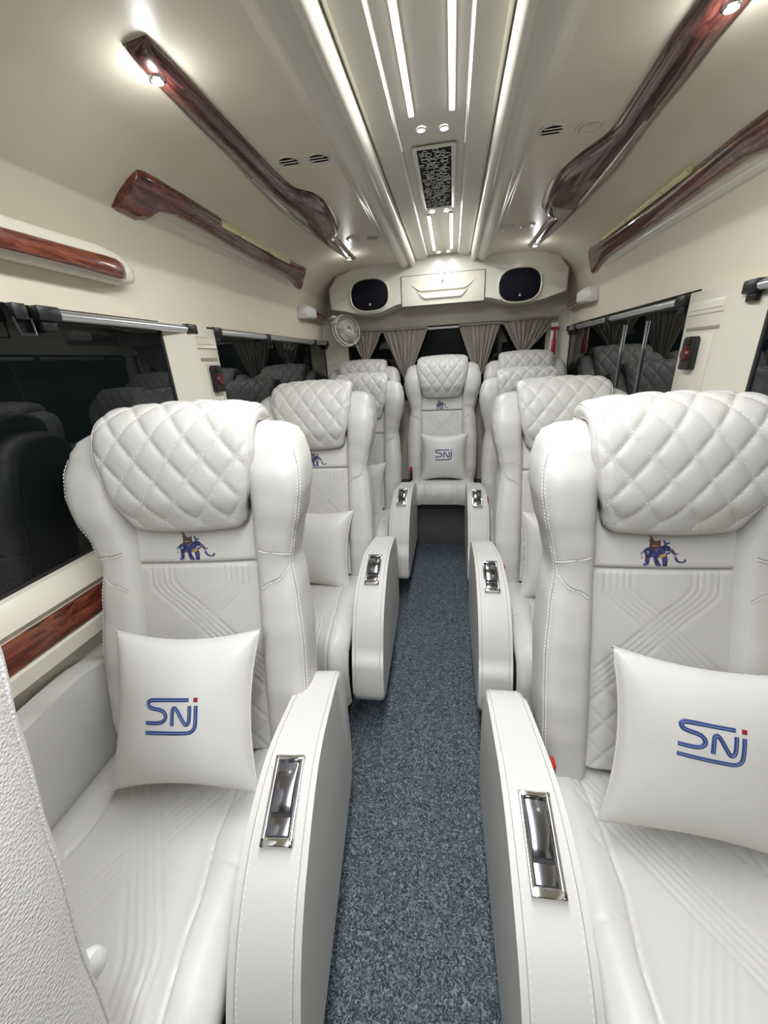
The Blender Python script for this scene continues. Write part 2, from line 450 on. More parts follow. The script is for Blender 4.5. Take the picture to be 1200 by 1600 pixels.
# ------------------------------------------------------------------ ceiling lights
def led_strip(x, ya, yb, label, power):
    t = empty('led_strip_light', (x, (ya+yb)/2, EYE+.641)); tag(t, label, 'light', 'ceiling led strips')
    h = (yb-ya)/2
    mb = MB(); mb.add(*box_geo(-.0085, .0085, -h-.004, h+.004, -.004, .0)); mb.build('housing', CREAMB, t, False)
    mb = MB(); mb.add(*box_geo(-.0065, .0065, -h, h, -.0065, -.0035)); mb.build('diffuser', LED, t, False)
    area_lamp('lamp', (0, 0, -.008), .013, 2*h, power, t)
led_strip(-.038, -1.2, 1.415, 'long white LED strip in front half of ceiling, on the left', STRIP_W*2.6)
led_strip(.075, -1.2, 1.415, 'long white LED strip in front half of ceiling, on the right', STRIP_W*2.6)
led_strip(-.035, 2.26, 2.90, 'short white LED strip behind the ceiling grille, on the left', STRIP_W*.42)
led_strip(.072, 2.26, 2.90, 'short white LED strip behind the ceiling grille, on the right', STRIP_W*.42)
for k, (x, lab) in enumerate(((-.0855, 'thin glowing accent line left of the ceiling LED strips'), (.1155, 'thin glowing accent line right of the ceiling LED strips'))):
    mb = MB(); mb.add(*box_geo(x-.0007, x+.0007, -1.2, 1.60, EYE+.633, EYE+.636)); mb.add(*box_geo(x-.0007, x+.0007, 2.10, 3.0, EYE+.633, EYE+.636))
    tag(mb.build('accent_light', LEDS, None, False), lab, 'light')
spots = [(-.017, 1.50, 'left ceiling spotlight just ahead of the grille'), (.052, 1.51, 'right ceiling spotlight just ahead of the grille'),
         (-.017, 2.215, 'left ceiling spotlight just behind the grille'), (.050, 2.22, 'right ceiling spotlight just behind the grille'),
         (-.012, 2.985, 'left ceiling spotlight beside the rear locker'), (.052, 2.985, 'right ceiling spotlight beside the rear locker')]
for x, y, lab in spots:
    t = empty('spotlight', (x, y, EYE+.640)); tag(t, lab, 'light', 'small ceiling spotlights')
    mb = MB(); mb.add(*tube_geo([(0.0125*cos(a), 0.0125*sin(a), -.001) for a in [2*pi*i/24 for i in range(24)]], .0022, 6, True)); mb.build('bezel', CHROME, t)
    mb = MB(); mb.add(*cyl_geo((0, 0, -.003), .0105, .002)); mb.build('lens', LED, t)
    spot_lamp('lamp', (0, 0, -.010), SPOT_W*(.15 if y > 2.9 else .8), t)

# ornate vent grille
t = empty('ceiling_vent', (.017, 1.875, EYE+.640)); tag(t, 'rectangular silver grille with dark ringed pattern in centre of ceiling', 'vent')
hw, hl = .070, .275
mb = MB(); mb.add(*box_geo(-hw, hw, -hl, hl, -.003, 0)); mb.build('backing', plain('dark_plum_backing', (.006, .004, .008), .6, spec=.2), t, False)
FR = plain('silver_grille_frame', (.72, .72, .68), .3, metal=.4)
mb = MB(); mb.add(*box_geo(-hw-.002, -hw+.014, -hl-.004, hl+.004, -.010, 0, .002)); mb.add(*box_geo(hw-.014, hw+.002, -hl-.004, hl+.004, -.010, 0, .002))
mb.add(*box_geo(-hw+.013, hw-.013, -hl-.004, -hl+.006, -.008, 0, .002)); mb.add(*box_geo(-hw+.013, hw-.013, hl-.006, hl+.004, -.008, 0, .002))
mb.build('frame', FR, t)
mb = MB(); rnd = random.Random(3); placed = []
for _ in range(4000):
    r = rnd.uniform(.005, .0125); x = rnd.uniform(-hw+.016+r, hw-.016-r); y = rnd.uniform(-hl+.008+r, hl-.008-r)
    if all((x-a)**2+(y-b)**2 > (r+c-.001)**2 for a, b, c in placed):
        placed.append((x, y, r))
        mb.add(*tube_geo([(x+r*cos(q), y+r*1.15*sin(q), -.005) for q in [2*pi*i/14 for i in range(14)]], .0016, 4, True))
    if len(placed) > 95: break
for (a, b) in zip(placed, placed[1:]):
    if (a[0]-b[0])**2+(a[1]-b[1])**2 < .05**2: mb.add(*tube_geo([(a[0], a[1]+a[2], -.004), (b[0], b[1]-b[2], -.004)], .0012, 4))
tag(mb.build('lattice', FR, t), kind='stuff')

# ------------------------------------------------------------------ round air vents on the roof lining
vents = [(-1, .146, 1.496, 1, 'round ceiling air vent on the left by the long wooden trim, open louvre'), (-1, .048, 1.505, 1, 'round ceiling air vent on the left nearest the middle, ball turned open'),
         (-1, .146, 2.38, 0, 'small far round air vent at left rear of ceiling beside trim tip'), (-1, .048, 2.394, 1, 'small far round air vent at left rear of ceiling, nearer the middle'),
         (1, .073, 1.548, 1, 'round ceiling air vent on the right nearest the middle, louvre open'), (1, .183, 1.56, 0, 'round ceiling air vent on the right by wooden trim, closed flat'),
         (1, .058, 2.47, 0, 'small far round air vent at right rear of ceiling, nearer the middle'), (1, .165, 2.488, 0, 'small far round air vent at right rear of ceiling beside trim tip')]
for side, s_, y, opn, lab in vents:
    p, n, tt = on_prof(s_, side)
    t = empty('air_vent', (p.x, y, p.z)); tag(t, lab, 'vent', 'round air vents in the ceiling')
    r = .034
    mb = MB(); rings = []
    for rr, zz in ((r+.006, .001), (r+.004, -.004), (r, -.005), (r-.004, -.002), (r-.005, .006)):
        rings.append([(rr*cos(2*pi*i/28), rr*sin(2*pi*i/28), zz) for i in range(28)])
    mb.add(*loft_geo(rings, True, False)); mb.build('bezel', CREAMW, t)
    mb = MB(); mb.add(*cyl_geo((0, 0, -.0005), r-.003, .002)); mb.build('throat', DARKG if opn else CREAMW, t)
    mb = MB()
    for k, xx in enumerate((-.5, 0, .5)):
        w_ = sqrt(1-xx*xx)*r*.86; c0 = xx*r
        geo = box_geo(-w_, w_, -.0095, .0095, -.0012, .0012, .0005)
        a = radians(28 if opn else 4)
        geo = ([Vector((v.x, v.y*cos(a)-v.z*sin(a), v.y*sin(a)+v.z*cos(a)-.004))+Vector((0, c0, 0)) for v in geo[0]], geo[1])
        mb.add(*geo)
    mb.build('louvre', CREAMW if not opn else WHITEP, t)

# ------------------------------------------------------------------ wooden trims lying on the lining
def ribbon(pairs, side, thick, K=9, per=10, ends=True, lift=0.0, crown=None, straight=False):
    """pairs of (s,y) points across the piece; returns a crowned solid lying on the lining"""
    A, _ = spline([(a[0], a[1], 0) for a, b in pairs], len(pairs)*per); 
    # keep the pairing: interpolate both rails with the same parameter
    def rail(idx):
        P = [Vector((p[idx][0], p[idx][1], 0)) for p in pairs]; P = [P[0]*2-P[1]]+P+[P[-1]*2-P[-2]]; out = []
        for i in range(1, len(P)-2):
            for k in range(per):
                t = k/per; a, b, c, d = P[i-1:i+3]
                out.append(b.lerp(c, t) if straight else 0.5*((2*b)+(c-a)*t+(2*a-5*b+4*c-d)*t*t+(3*b-a-3*c+d)*t**3))
        out.append(P[-2]); return out
    ra, rb = rail(0), rail(1); N = len(ra); vs = []
    for k in range(N):
        e = min(k, N-1-k)/max(1, per*.35); e = min(1, e); e = sqrt(1-(1-e)**2)
        for j in range(K+1):
            w_ = j/K; q = ra[k].lerp(rb[k], w_)
            h = (1-abs(2*w_-1)**4)**.5
            hh = lift+thick*h*(.25+.75*e)
            if crown: hh += crown*(1-(2*w_-1)**2)
            p, n, _t = on_prof(q.x, side); vs.append(p+n*hh+Vector((0, q.y, 0)))
    M = len(vs)
    for k in range(N):
        for j in range(K+1):
            q = ra[k].lerp(rb[k], j/K); p, n, _t = on_prof(q.x, side); vs.append(p-n*.004+Vector((0, q.y, 0)))
    fs = grid_faces(K+1, N)+grid_faces(K+1, N, M, True)
    for k in range(N-1):
        for j in (0, K):
            a = k*(K+1)+j; b = a+K+1; fs.append((a, b, b+M, a+M))
    for k in (0, N-1):
        for j in range(K):
            a = k*(K+1)+j; fs.append((a, a+1, a+1+M, a+M))
    mb = MB(); mb.add(vs, fs); return mb
LC = [((0.270, 0.950), (0.212, 0.945)), ((0.282, 1.07), (0.209, 1.057)), ((0.293, 1.209), (0.211, 1.213)), ((0.300, 1.362), (0.211, 1.398)), ((0.322, 1.60), (0.211, 1.562)), ((0.333, 1.78), (0.198, 1.68)), ((0.334, 1.92), (0.150, 1.76)), ((0.331, 2.05), (0.130, 1.90)), ((0.322, 2.20), (0.142, 2.08)), ((0.314, 2.30), (0.168, 2.185)), ((0.306, 2.37), (0.215, 2.26)), ((0.296, 2.46), (0.218, 2.38)), ((0.262, 2.76), (0.222, 2.765))]
RC = [((0.340, 0.98), (0.240, 0.97)), ((0.343, 1.141), (0.242, 1.13)), ((0.344, 1.228), (0.240, 1.217)), ((0.350, 1.326), (0.244, 1.327)), ((0.351, 1.448), (0.249, 1.468)), ((0.357, 1.587), (0.248, 1.60)), ((0.372, 1.78), (0.205, 1.72)), ((0.376, 1.93), (0.172, 1.85)), ((0.368, 2.10), (0.158, 1.99)), ((0.362, 2.26), (0.172, 2.17)), ((0.352, 2.36), (0.200, 2.27)), ((0.343, 2.436), (0.258, 2.33)), ((0.325, 2.64), (0.245, 2.50)), ((0.290, 2.92), (0.240, 2.90))]
for side, pairs, lab, sp1, sp2 in ((-1, LC, 'long dark rosewood trim with downlights on the left of the ceiling', (.252, 1.015), (.243, 2.66)), (1, RC, 'long dark rosewood trim with downlights on the right of the ceiling', (.300, 1.115), (.265, 2.80))):
    t = empty('ceiling_trim', (side*.55, 1.8, EYE+.6)); tag(t, lab, 'trim', 'long ceiling trims')
    mb = ribbon(pairs, side, .016, crown=.006); mb.shift(-side*.55, -1.8, -EYE-.6); mb.build('panel', WOODD, t, True, 60)
    # pale lens set into the trim
    lens = [((.290 if side < 0 else .322, 1.50), (.280 if side < 0 else .311, 1.50)), ((.300 if side < 0 else .330, 1.9), (.287 if side < 0 else .317, 1.9)), ((.298 if side < 0 else .330, 2.15), (.286 if side < 0 else .318, 2.15))]
    mb = ribbon(lens, side, .004, K=4, lift=.0215); mb.shift(-side*.55, -1.8, -EYE-.6); mb.build('lens_strip', plain('smoked_lens', (.30, .29, .27), .15, coat=1), t)
    for (s_, y), pw in ((sp1, WOODSPOT_W), (sp2, WOODSPOT_W*.6)):
        p, n, _t = on_prof(s_, side); c = p+n*.023+Vector((-side*.55, y-1.8, -EYE-.6))
        mb = MB(); rg = []
        for rr, zz in ((.017, .002), (.016, -.003), (.012, -.004)): rg.append([(c.x+rr*cos(2*pi*i/20), c.y+rr*sin(2*pi*i/20), c.z+zz) for i in range(20)])
        mb.add(*loft_geo(rg, True, False)); d = mb.build('downlight', CHROME, t)
        mb = MB(); mb.add(*cyl_geo((c.x, c.y, c.z-.004), .012, .002, n=20)); mb.build('lens', LED, d)
        l = bpy.data.lights.new('lamp', 'POINT'); l.energy = pw; l.color = LEDCOL; l.shadow_soft_size = .012
        lo_ = bpy.data.objects.new('lamp', l); lo_.location = (c.x, c.y, c.z-.030); COL.objects.link(lo_); lo_.parent = t

LW = [((0.646, 1.200), (0.518, 1.240)), ((0.650, 1.225), (0.513, 1.263)), ((0.652, 1.290), (0.511, 1.300)), ((0.640, 1.335), (0.511, 1.345)), ((0.604, 1.362), (0.512, 1.380)), ((0.589, 1.44), (0.511, 1.44)), ((0.589, 1.60), (0.514, 1.60)), ((0.597, 1.80), (0.519, 1.80)), ((0.602, 2.04), (0.521, 2.04)), ((0.606, 2.25), (0.519, 2.25)), ((0.611, 2.43), (0.516, 2.41)), ((0.625, 2.53), (0.513, 2.49)), ((0.645, 2.62), (0.509, 2.55)), ((0.645, 2.70), (0.509, 2.60))]
RW = [(a, b) for a, b in LW]
for side, lab in ((-1, 'polished rosewood wall trim with gold inlay above the left windows'), (1, 'polished rosewood wall trim with gold inlay above the right windows')):
    t = empty('wall_trim', (side*.86, 1.9, EYE+.53)); tag(t, lab, 'trim', 'wooden trims above the windows')
    sh = (-side*.86, -1.9, -EYE-.53)
    if side > 0:
        pr = [((a[0]+.045, a[1]+(.05 if a[1] < 2.2 else .12)-.02), (b[0]+.045, b[1]+(.05 if b[1] < 2.2 else .12)-.02)) for a, b in LW]
        pr = [((.650, 1.0), (.558, 1.0))]+[((.650, 1.2), (.560, 1.2))]+[p for p in pr if 1.38 < p[0][1]]
        gold = [((.566, 1.68), (.546, 1.68)), ((.568, 2.1), (.548, 2.1)), ((.566, 2.46), (.552, 2.46))]
        slot = [((.684, 1.0), (.656, 1.0)), ((.684, 1.9), (.648, 1.9)), ((.690, 2.60), (.664, 2.60))]
        seg = 3
    else:
        pr = LW; gold = [((.540, 1.66), (.518, 1.66)), ((.542, 2.0), (.520, 2.0)), ((.535, 2.345), (.518, 2.345))]
        slot = [((.640, 1.40), (.606, 1.40)), ((.645, 1.9), (.604, 1.9)), ((.655, 2.50), (.618, 2.50))]
    mb = ribbon(pr, side, .018, crown=.004, straight=True); mb.shift(*sh); mb.build('panel', WOODR, t, True, 60)
    # gold inlay split in three mirror pieces
    ys = [gold[0][0][1]+(gold[-1][0][1]-gold[0][0][1])*f for f in (0, .22, .62, 1)]
    for a, b in zip(ys, ys[1:]):
        g = lambda y, k: gold[0][k][0]+(gold[-1][k][0]-gold[0][k][0])*(y-gold[0][0][1])/(gold[-1][0][1]-gold[0][0][1])
        mb = ribbon([((g(a, 0), a+.004), (g(a, 1), a+.004)), ((g(b, 0), b-.004), (g(b, 1), b-.004))], side, .005, K=4, per=4, lift=.0185); mb.shift(*sh); mb.build('gold_inlay', GOLD, t)
    mb = ribbon(slot, side, .006, K=5); mb.shift(*sh); mb.build('ledge', CREAMB, t)

# small wood grab handles with cream blocks
def wall_pt(z, side, off=0): 
    for a, b in zip(PROF, PROF[1:]):
        if b[1] <= z <= a[1]: return side*(a[0]+(b[0]-a[0])*(z-a[1])/(b[1]-a[1])-off)
    return side*(.925-off)
def oval_ring(c, ry, rz, ax, n=16, e=2.5):
    out = []
    for i in range(n):
        a = 2*pi*i/n; ca, sa = cos(a), sin(a)
        u = abs(ca)**(2/e)*(1 if ca > 0 else -1)*ry; v = abs(sa)**(2/e)*(1 if sa > 0 else -1)*rz
        out.append((c[0]+u, c[1], c[2]+v) if ax == 'y' else (c[0], c[1]+u, c[2]+v))
    return out
# front-left handle
side = -1; t = empty('grab_handle', (-.90, 1.0, EYE+.27)); tag(t, 'thick red-brown wooden grab handle on cream base above front left window', 'handle')
mb = MB(); rings = []
for y, w_, h, zc in ((-.55, .008, .04, .015), (.10, .016, .045, .012), (.16, .018, .042, .008), (.195, .016, .034, .004), (.215, .010, .022, .0), (.222, .002, .01, 0)):
    rings.append(oval_ring((.004, y, zc+.015), w_+.012, h, 'y', 20, 3))
mb.add(*loft_geo(rings)); mb.build('base', CREAMW, t)
mb = MB(); rings = []
for y, w_, h, dx in ((-.55, .014, .020, .045), (-.2, .015, .021, .048), (.0, .017, .023, .048), (.08, .020, .026, .044), (.125, .022, .028, .038), (.150, .018, .024, .034), (.160, .008, .012, .030)):
    rings.append(oval_ring((dx, y, .012+.0), w_, h, 'y', 20, 2.6))
mb.add(*loft_geo(rings)); mb.build('grip', WOODR, t)
# rear pair
for side, z, ya, lab in ((-1, .330, 2.70, 'small wooden grab handle on cream block, left wall beside the fan'), (1, .300, 2.72, 'small wooden grab handle on cream block, right wall near rear speaker')):
    t = empty('grab_handle', (side*.91, ya, EYE+z)); tag(t, lab, 'handle')
    mb = MB(); rings = []
    for y, w_, h in ((-.012, .020, .020), (0, .040, .040), (.06, .045, .040), (.16, .045, .034), (.165, .040, .030)):
        rings.append(oval_ring((-side*.022, y, 0), w_, h, 'y', 16, 4))
    mb.add(*loft_geo(rings)); mb.build('block', WHITEP, t)
    mb = MB(); rings = []
    for y, w_, h, dx, dz in ((.15, .034, .032, .024, -.002), (.25, .026, .028, .030, -.006), (.38, .018, .022, .034, -.012), (.44, .015, .018, .034, -.014)):
        rings.append(oval_ring((-side*dx, y, dz), w_, h, 'y', 16, 2.6))
    mb.add(*loft_geo(rings)); mb.build('grip', WOODR, t)
    mb = MB(); rings = []
    for y, w_, h, dx, dz in ((.435, .015, .018, .034, -.014), (.47, .018, .020, .026, -.014), (.50, .020, .020, .010, -.014), (.51, .014, .012, .002, -.014)):
        rings.append(oval_ring((-side*dx, y, dz), w_, h, 'y', 16, 2.6))
    mb.add(*loft_geo(rings)); mb.build('end_cap', GOLD, t)

# ------------------------------------------------------------------ blind rails above the windows
def rail(side, ya, yb, hooks, lab, x=.899, z=.150):
    t = empty('blind_rail', (side*x, (ya+yb)/2, EYE+z)); tag(t, lab, 'blind rail', 'blind rails above the windows')
    h = (yb-ya)/2
    mb = MB(); mb.add(*tube_geo([(0, -h+.03, 0), (0, h-.03, 0)], .013, 14)); mb.build('tube', ALU, t)
    for e in (-1, 1):
        mb = MB(); mb.add(*box_geo(-.013, .014, e*h-.03, e*h+.03, -.016, .018, .005)); mb.add(*box_geo(-.004 if side > 0 else -.012, .012 if side > 0 else .004, e*h-.020, e*h+.020, -.038, -.010, .004))
        mb.add(*cyl_geo((-.019 if side < 0 else .019, e*h, .004), .004, .004, 'x', 10)); mb.build('end_bracket', BLACKP, t)
    for y in hooks:
        yy = y-(ya+yb)/2; sx = -side*.016
        mb = MB(); mb.add(*box_geo(min(0, sx*1.2), max(0, sx*1.2), yy-.016, yy+.016, -.018, .016, .003)); c = mb.build('clip', BLACKP, t)
        mb = MB(); mb.add(*tube_geo([(sx, yy-.022, -.014), (sx, yy-.014, -.050), (sx, yy+.020, -.050), (sx, yy+.020, -.014)], .0028, 6)); mb.build('hook', plain('gunmetal_hook', (.12, .12, .13), .3, metal=.8), c)
rail(-1, .905, 1.47, [.83], 'silver blind rail above the front left window')
rail(-1, 1.645, 3.20, [2.13, 2.90], 'silver blind rail above the rear left window')
rail(1, .50, 1.36, [], 'silver blind rail above the front right window', z=.135)
rail(1, 1.72, 3.18, [2.42, 3.0], 'silver blind rail above the rear right window', z=.140)
# emergency hammer holders on pillars
for side, y, lab in ((-1, 1.55, 'black holder with red disc on the left window pillar'), (1, 1.56, 'black holder with red disc on the right window pillar')):
    t = empty('hammer_holder', (side*.888, y, EYE-.035)); tag(t, lab, 'hammer holder')
    sx = -side
    mb = MB(); mb.add(*box_geo(min(0, sx*.026), max(0, sx*.026), -.030, .030, -.050, .050, .006)); mb.add(*box_geo(min(0, sx*.034), max(0, sx*.034), -.022, .004, .030, .055, .004)); mb.build('housing', BLACKP, t)
    mb = MB(); rings = []
    for rr, xx in ((.022, .022), (.022, .030), (.017, .036), (.009, .037)): rings.append([(sx*xx, -.006+rr*cos(2*pi*i/24), rr*sin(2*pi*i/24)) for i in range(24)])
    mb.add(*loft_geo(rings)); mb.build('disc', plain('dark_red_plastic', (.09, .008, .010), .3), t)
# small red hammer at right rear post
t = empty('hammer', (.815, 3.235, EYE+.06)); tag(t, 'red emergency hammer hanging on the right rear corner post', 'hammer')
mb = MB(); mb.add(*box_geo(-.013, .013, -.012, .008, -.085, .02, .004)); mb.add(*box_geo(-.007, .007, -.010, .006, .02, .09, .003)); mb.build('handle', RED, t)
mb = MB(); mb.add(*cyl_geo((-.024, -.002, .092), .011, .048, 'x', 12)); mb.build('head', RED, t)
mb = MB(); mb.add(*box_geo(-.024, .024, .008, .014, -.09, .13, .003)); mb.build('bracket', WHITEP, t)

# ------------------------------------------------------------------ rear locker: speakers and door
def super_pts(cx_, cz_, rx, rz, n=48, e=2.6):
    out = []
    for i in range(n):
        a = 2*pi*i/n; ca, sa = cos(a), sin(a)
        out.append((cx_+abs(ca)**(2/e)*(1 if ca > 0 else -1)*rx, cz_+abs(sa)**(2/e)*(1 if sa > 0 else -1)*rz))
    return out
for x, z, rx, rz, lab in ((-.498, .437, .132, .098, 'black oval speaker at left of the rear locker'), (.522, .420, .132, .098, 'black oval speaker at right of the rear locker')):
    t = empty('speaker', (x, 3.05, EYE+z)); tag(t, lab, 'speaker', 'speakers in the rear locker')
    mb = MB(); rings = []
    for k, y in ((1.10, .0), (1.09, -.014), (1.04, -.018), (1.0, -.014), (1.0, .004)):
        rings.append([(p[0], y, p[1]) for p in super_pts(0, 0, rx*k, rz*k)])
    mb.add(*loft_geo(rings, True, False)); mb.build('surround', CREAMB, t)
    mb = MB(); rings = []
    for k, y in ((1.0, -.004), (.97, -.012), (.85, -.018), (.5, -.024), (.02, -.026)):
        rings.append([(p[0], y, p[1]) for p in super_pts(0, 0, rx*k, rz*k)])
    mb.add(*loft_geo(rings)); mb.build('grille', plain('black_speaker_cloth', (.008, .008, .013), .8, spec=.12, bumpy=.5, bscale=900), t)
    mb = MB(); mb.add(*box_geo(-.004, .010, -.027, -.024, -rz*.70, -rz*.55, .001)); mb.build('badge', CHROME, t)
t = empty('locker_door', (.013, 3.05, EYE+.437)); tag(t, 'wide cream locker door with curved ledges between rear speakers', 'door')
mb = MB(); mb.add(*box_geo(-.286, .286, -.002, .006, -.096, .096, .0)); mb.build('shadow_gap', plain('gap_dark', (.05, .045, .04), .8), t, False)
mb = MB(); mb.add(*box_geo(-.282, .282, -.010, .004, -.092, .092, .004, 3)); mb.build('panel', CREAMW, t)
for zt_, wd, dep in ((-.004, .215, .016), (-.052, .175, .018)):
    mb = MB(); ra = []
    for k in range(25):
        u = -1+2*k/24; x = u*wd; lift = .045*max(0, abs(u)-.72)/.28
        th = .011*(1-max(0, abs(u)-.8)/.2*.8)
        ra.append([(x, -.008, zt_+lift+th), (x, -.008-dep*(1-abs(u)**6*.8), zt_+lift+.001), (x, -.008, zt_+lift-th)])
    mb.add(*loft_geo(ra)); mb.build('ledge', CREAMB, t)
mb = MB(); mb.add(*cyl_geo((0, -.018, .048), .009, .010, 'y', 16)); lk = mb.build('lock', CHROME, t)
mb = MB(); mb.add(*box_geo(-.0015, .0015, -.036, -.016, .030, .062, .0008)); mb.add(*tube_geo([(0, -.036, .050), (.002, -.040, .072), (.006, -.036, .086)], .0012, 6)); mb.build('key', CHROME, lk)

# ------------------------------------------------------------------ fan clipped to the rear left handle
t = empty('fan', (-.70, 3.09, EYE+.225)); tag(t, 'small white clip-on fan hanging from the left rear handle', 'fan')
t.rotation_euler = (radians(-12), 0, radians(48))
FR_ = .106; FW = plain('pale_fan_plastic', (.66, .66, .56), .3)
mb = MB(); mb.add(*tube_geo([(FR_*cos(a), -.018, FR_*sin(a)) for a in [2*pi*i/40 for i in range(40)]], .0045, 8, True)); mb.add(*tube_geo([(FR_*cos(a), .018, FR_*sin(a)) for a in [2*pi*i/40 for i in range(40)]], .004, 8, True)); mb.build('rim', FW, t)
mb = MB()
for i in range(40):
    a = 2*pi*i/40
    for sg in (-1, 1):
        mb.add(*tube_geo([(.020*cos(a), sg*.040, .020*sin(a)), (.070*cos(a+.12), sg*.038, .070*sin(a+.12)), (FR_*cos(a+.2), sg*.018, FR_*sin(a+.2))], .0016, 4))
for rr in (.04, .065): mb.add(*tube_geo([(rr*cos(a), -.039, rr*sin(a)) for a in [2*pi*i/32 for i in range(32)]], .0011, 4, True))
mb.build('cage', FW, t)
mb = MB(); mb.add(*cyl_geo((0, -.044, 0), .020, .008, 'y', 20)); mb.build('badge', CHROME, t)
mb = MB()
for k in range(3):
    a0 = 2*pi*k/3; vs = []
    for i in range(7):
        for j in range(6):
            r = .014+.056*i/6; a = a0+(j/5-.5)*1.5*(.6+.4*i/6); vs.append((r*cos(a), (j/5-.5)*.026, r*sin(a)))
    mb.add(vs, grid_faces(6, 7))
    mb.add([(x, y+.0015, z) for x, y, z in vs], grid_faces(6, 7, 0, True))
mb.add(*cyl_geo((0, -.016, 0), .016, .03, 'y', 16)); mb.build('blades', plain('fan_blade', (.55, .56, .50), .3), t)
mb = MB(); rings = []
for y, r in ((.030, .030), (.050, .034), (.080, .030), (.095, .018)): rings.append([(r*cos(2*pi*i/20), y, r*sin(2*pi*i/20)) for i in range(20)])
mb.add(*loft_geo(rings)); mb.build('motor', FW, t)
mb = MB(); mb.add(*tube_geo([(0, .07, .01), (-.03, .075, .045), (-.05, .06, .075)], .010, 10)); mb.add(*box_geo(-.075, -.035, .035, .085, .060, .085, .006)); mb.add(*box_geo(-.075, -.035, .035, .085, .100, .120, .006)); mb.add(*box_geo(-.05, -.035, .04, .08, .07, .11, .004)); mb.build('clip', WHITEP, t)

# ------------------------------------------------------------------ curtains
def curtain(xa, xb, xm, zt_, zb_, pl, lab, wt=.012, tail=.0):
    N, M = pl*10+1, 26; vs = []
    t = empty('curtain', ((xa+xb)/2, 3.265, EYE+zt_)); tag(t, lab, 'curtain', 'taupe curtains at the rear window')
    ox, oz = (xa+xb)/2, zt_
    for j in range(M):
        v = j/(M-1); z = zt_+(zb_-zt_)*v
        k = 1-v; wsp = wt+(1-wt)*(k**.85) if v < 1 else wt
        for i in range(N):
            u = i/(N-1); x = xm+(xa+(xb-xa)*u-xm)*wsp
            ph = u*pl*2*pi
            amp = .016*(.35+.65*min(1, v*3))*(1-.35*v)
            y = amp*sin(ph+.5*sin(ph*.5+xa*9))+.004*sin(ph*2.3+v*4)
            vs.append((x-ox+.004*sin(ph*.7+v*5)*v, y, z-oz+.004*sin(ph)*v))
    if tail:
        for j in range(1, 9):
            v = j/8; z = zb_-tail*v
            for i in range(N):
                u = i/(N-1); ph = u*pl*2*pi; w_ = wt+(.18)*v
                vs.append((xm+((xb-xa)*(u-.5))*w_-ox, .014*sin(ph), z-oz))
        M += 8
    fs = grid_faces(N, M); n = len(vs)
    vs2 = [(x, y+.003, z) for x, y, z in vs]
    mb = MB(); mb.add(vs, fs); mb.add(vs2, grid_faces(N, M, 0, True)); mb.build('cloth', CLOTH, t, True, 0, recalc=False)
    mb = MB(); mb.add(*box_geo(xa-ox, xb-ox, -.020, .020, -.004, .010, .004)); mb.build('header', CLOTH, t)
    mb = MB(); mb.add(*tube_geo([(xm-ox+.018*cos(a), .018*sin(a), zb_-oz) for a in [2*pi*i/16 for i in range(16)]], .006, 8, True)); mb.build('tieback', CLOTH, t)
curtain(-.73, -.46, -.60, .225, .02, 7, 'narrow taupe curtain at far left of the rear window, behind the fan', .20, .10)
curtain(-.455, -.10, -.283, .218, -.15, 8, 'gathered taupe curtain left of the centre rear seat', .05, .10)
curtain(.130, .440, .290, .215, -.16, 8, 'gathered taupe curtain right of the centre rear seat', .05, .10)
curtain(.445, .835, .600, .225, .015, 9, 'wide taupe curtain at far right of the rear window', .16, .10)
t = empty('curtain_rod', (0, 3.30, EYE+.212)); tag(t, 'thin pale curtain rod across the top of the rear window', 'curtain rod')
mb = MB(); mb.add(*tube_geo([(-.78, 0, 0), (.82, 0, 0)], .009, 10)); mb.build('rod', WHITEP, t)
for xx in (-.79, .81):
    mb = MB(); mb.add(*box_geo(xx, xx+.02, -.02, .04, -.015, .015, .003)); mb.build('rod_bracket', WHITEP, t)

# ------------------------------------------------------------------ seats
# a seat is written for the right side in row-1 van coordinates, then shifted to its own origin
SX, SY = .550, .50
REC = math.tan(radians(16))
def plane_y(z): return .690+(z-.47)*REC
def groove(d, w_=.0030): return exp(-(d/w_)**2)
def pad_lines(x, v, hw):
    """stitch pattern shared by back panel and cushion: v = distance from the top/front edge (m)"""
    g = 0
    ax = abs(x)
    for i in range(5):
        c0 = .064+.0145*i
        q = max(0, v-.040-.003*i); xl = c0-(q*1.0 if q > .05 else q*q*10+q*.5)
        slope = 1.0 if q == 0 else 1.4
        for sg in (1, -1):
            g = max(g, groove((sg*x-xl)/slope))
    if v > .24:
        f = min(1, (v-.24)/.03)
        for sg in (1, -1):
            q = (sg*x+(v)*0.9)/.075; d = abs(q-round(q))*.075/1.34
            g = max(g, groove(d, .004)*f)
    return g
def cushion_lines(x, d):
    """stitch lines on the seat: straight over the front roll, drawing in and crossing in the middle"""
    g = 0
    for i in range(5):
        c0 = .072+.0145*i
        q = max(0, d-.13-.004*i); xl = c0-(q*.62-.0155 if q > .05 else q*q*6.2)
        for sg in (1, -1): g = max(g, groove((sg*x-xl)/(1 if q == 0 else 1.17), .0028))
    if d > .40:
        f = min(1, (d-.40)/.03)
        for sg in (1, -1):
            q = (sg*x+d*.62)/.055; g = max(g, groove(abs(q-round(q))*.055/1.17, .003)*f)
    return g
def super_ring(z, xi, xo, f, bk, n=28, e=3.0, y0=0):
    cx_, rx = (xi+xo)/2, (xo-xi)/2; cy_, ry = (bk-f)/2, (bk+f)/2; out = []
    for i in range(n):
        a = 2*pi*i/n; ca, sa = cos(a), sin(a)
        out.append((cx_+abs(ca)**(2/e)*(1 if ca > 0 else -1)*rx, y0+cy_+abs(sa)**(2/e)*(1 if sa > 0 else -1)*ry, z))
    return out
PAN = .157
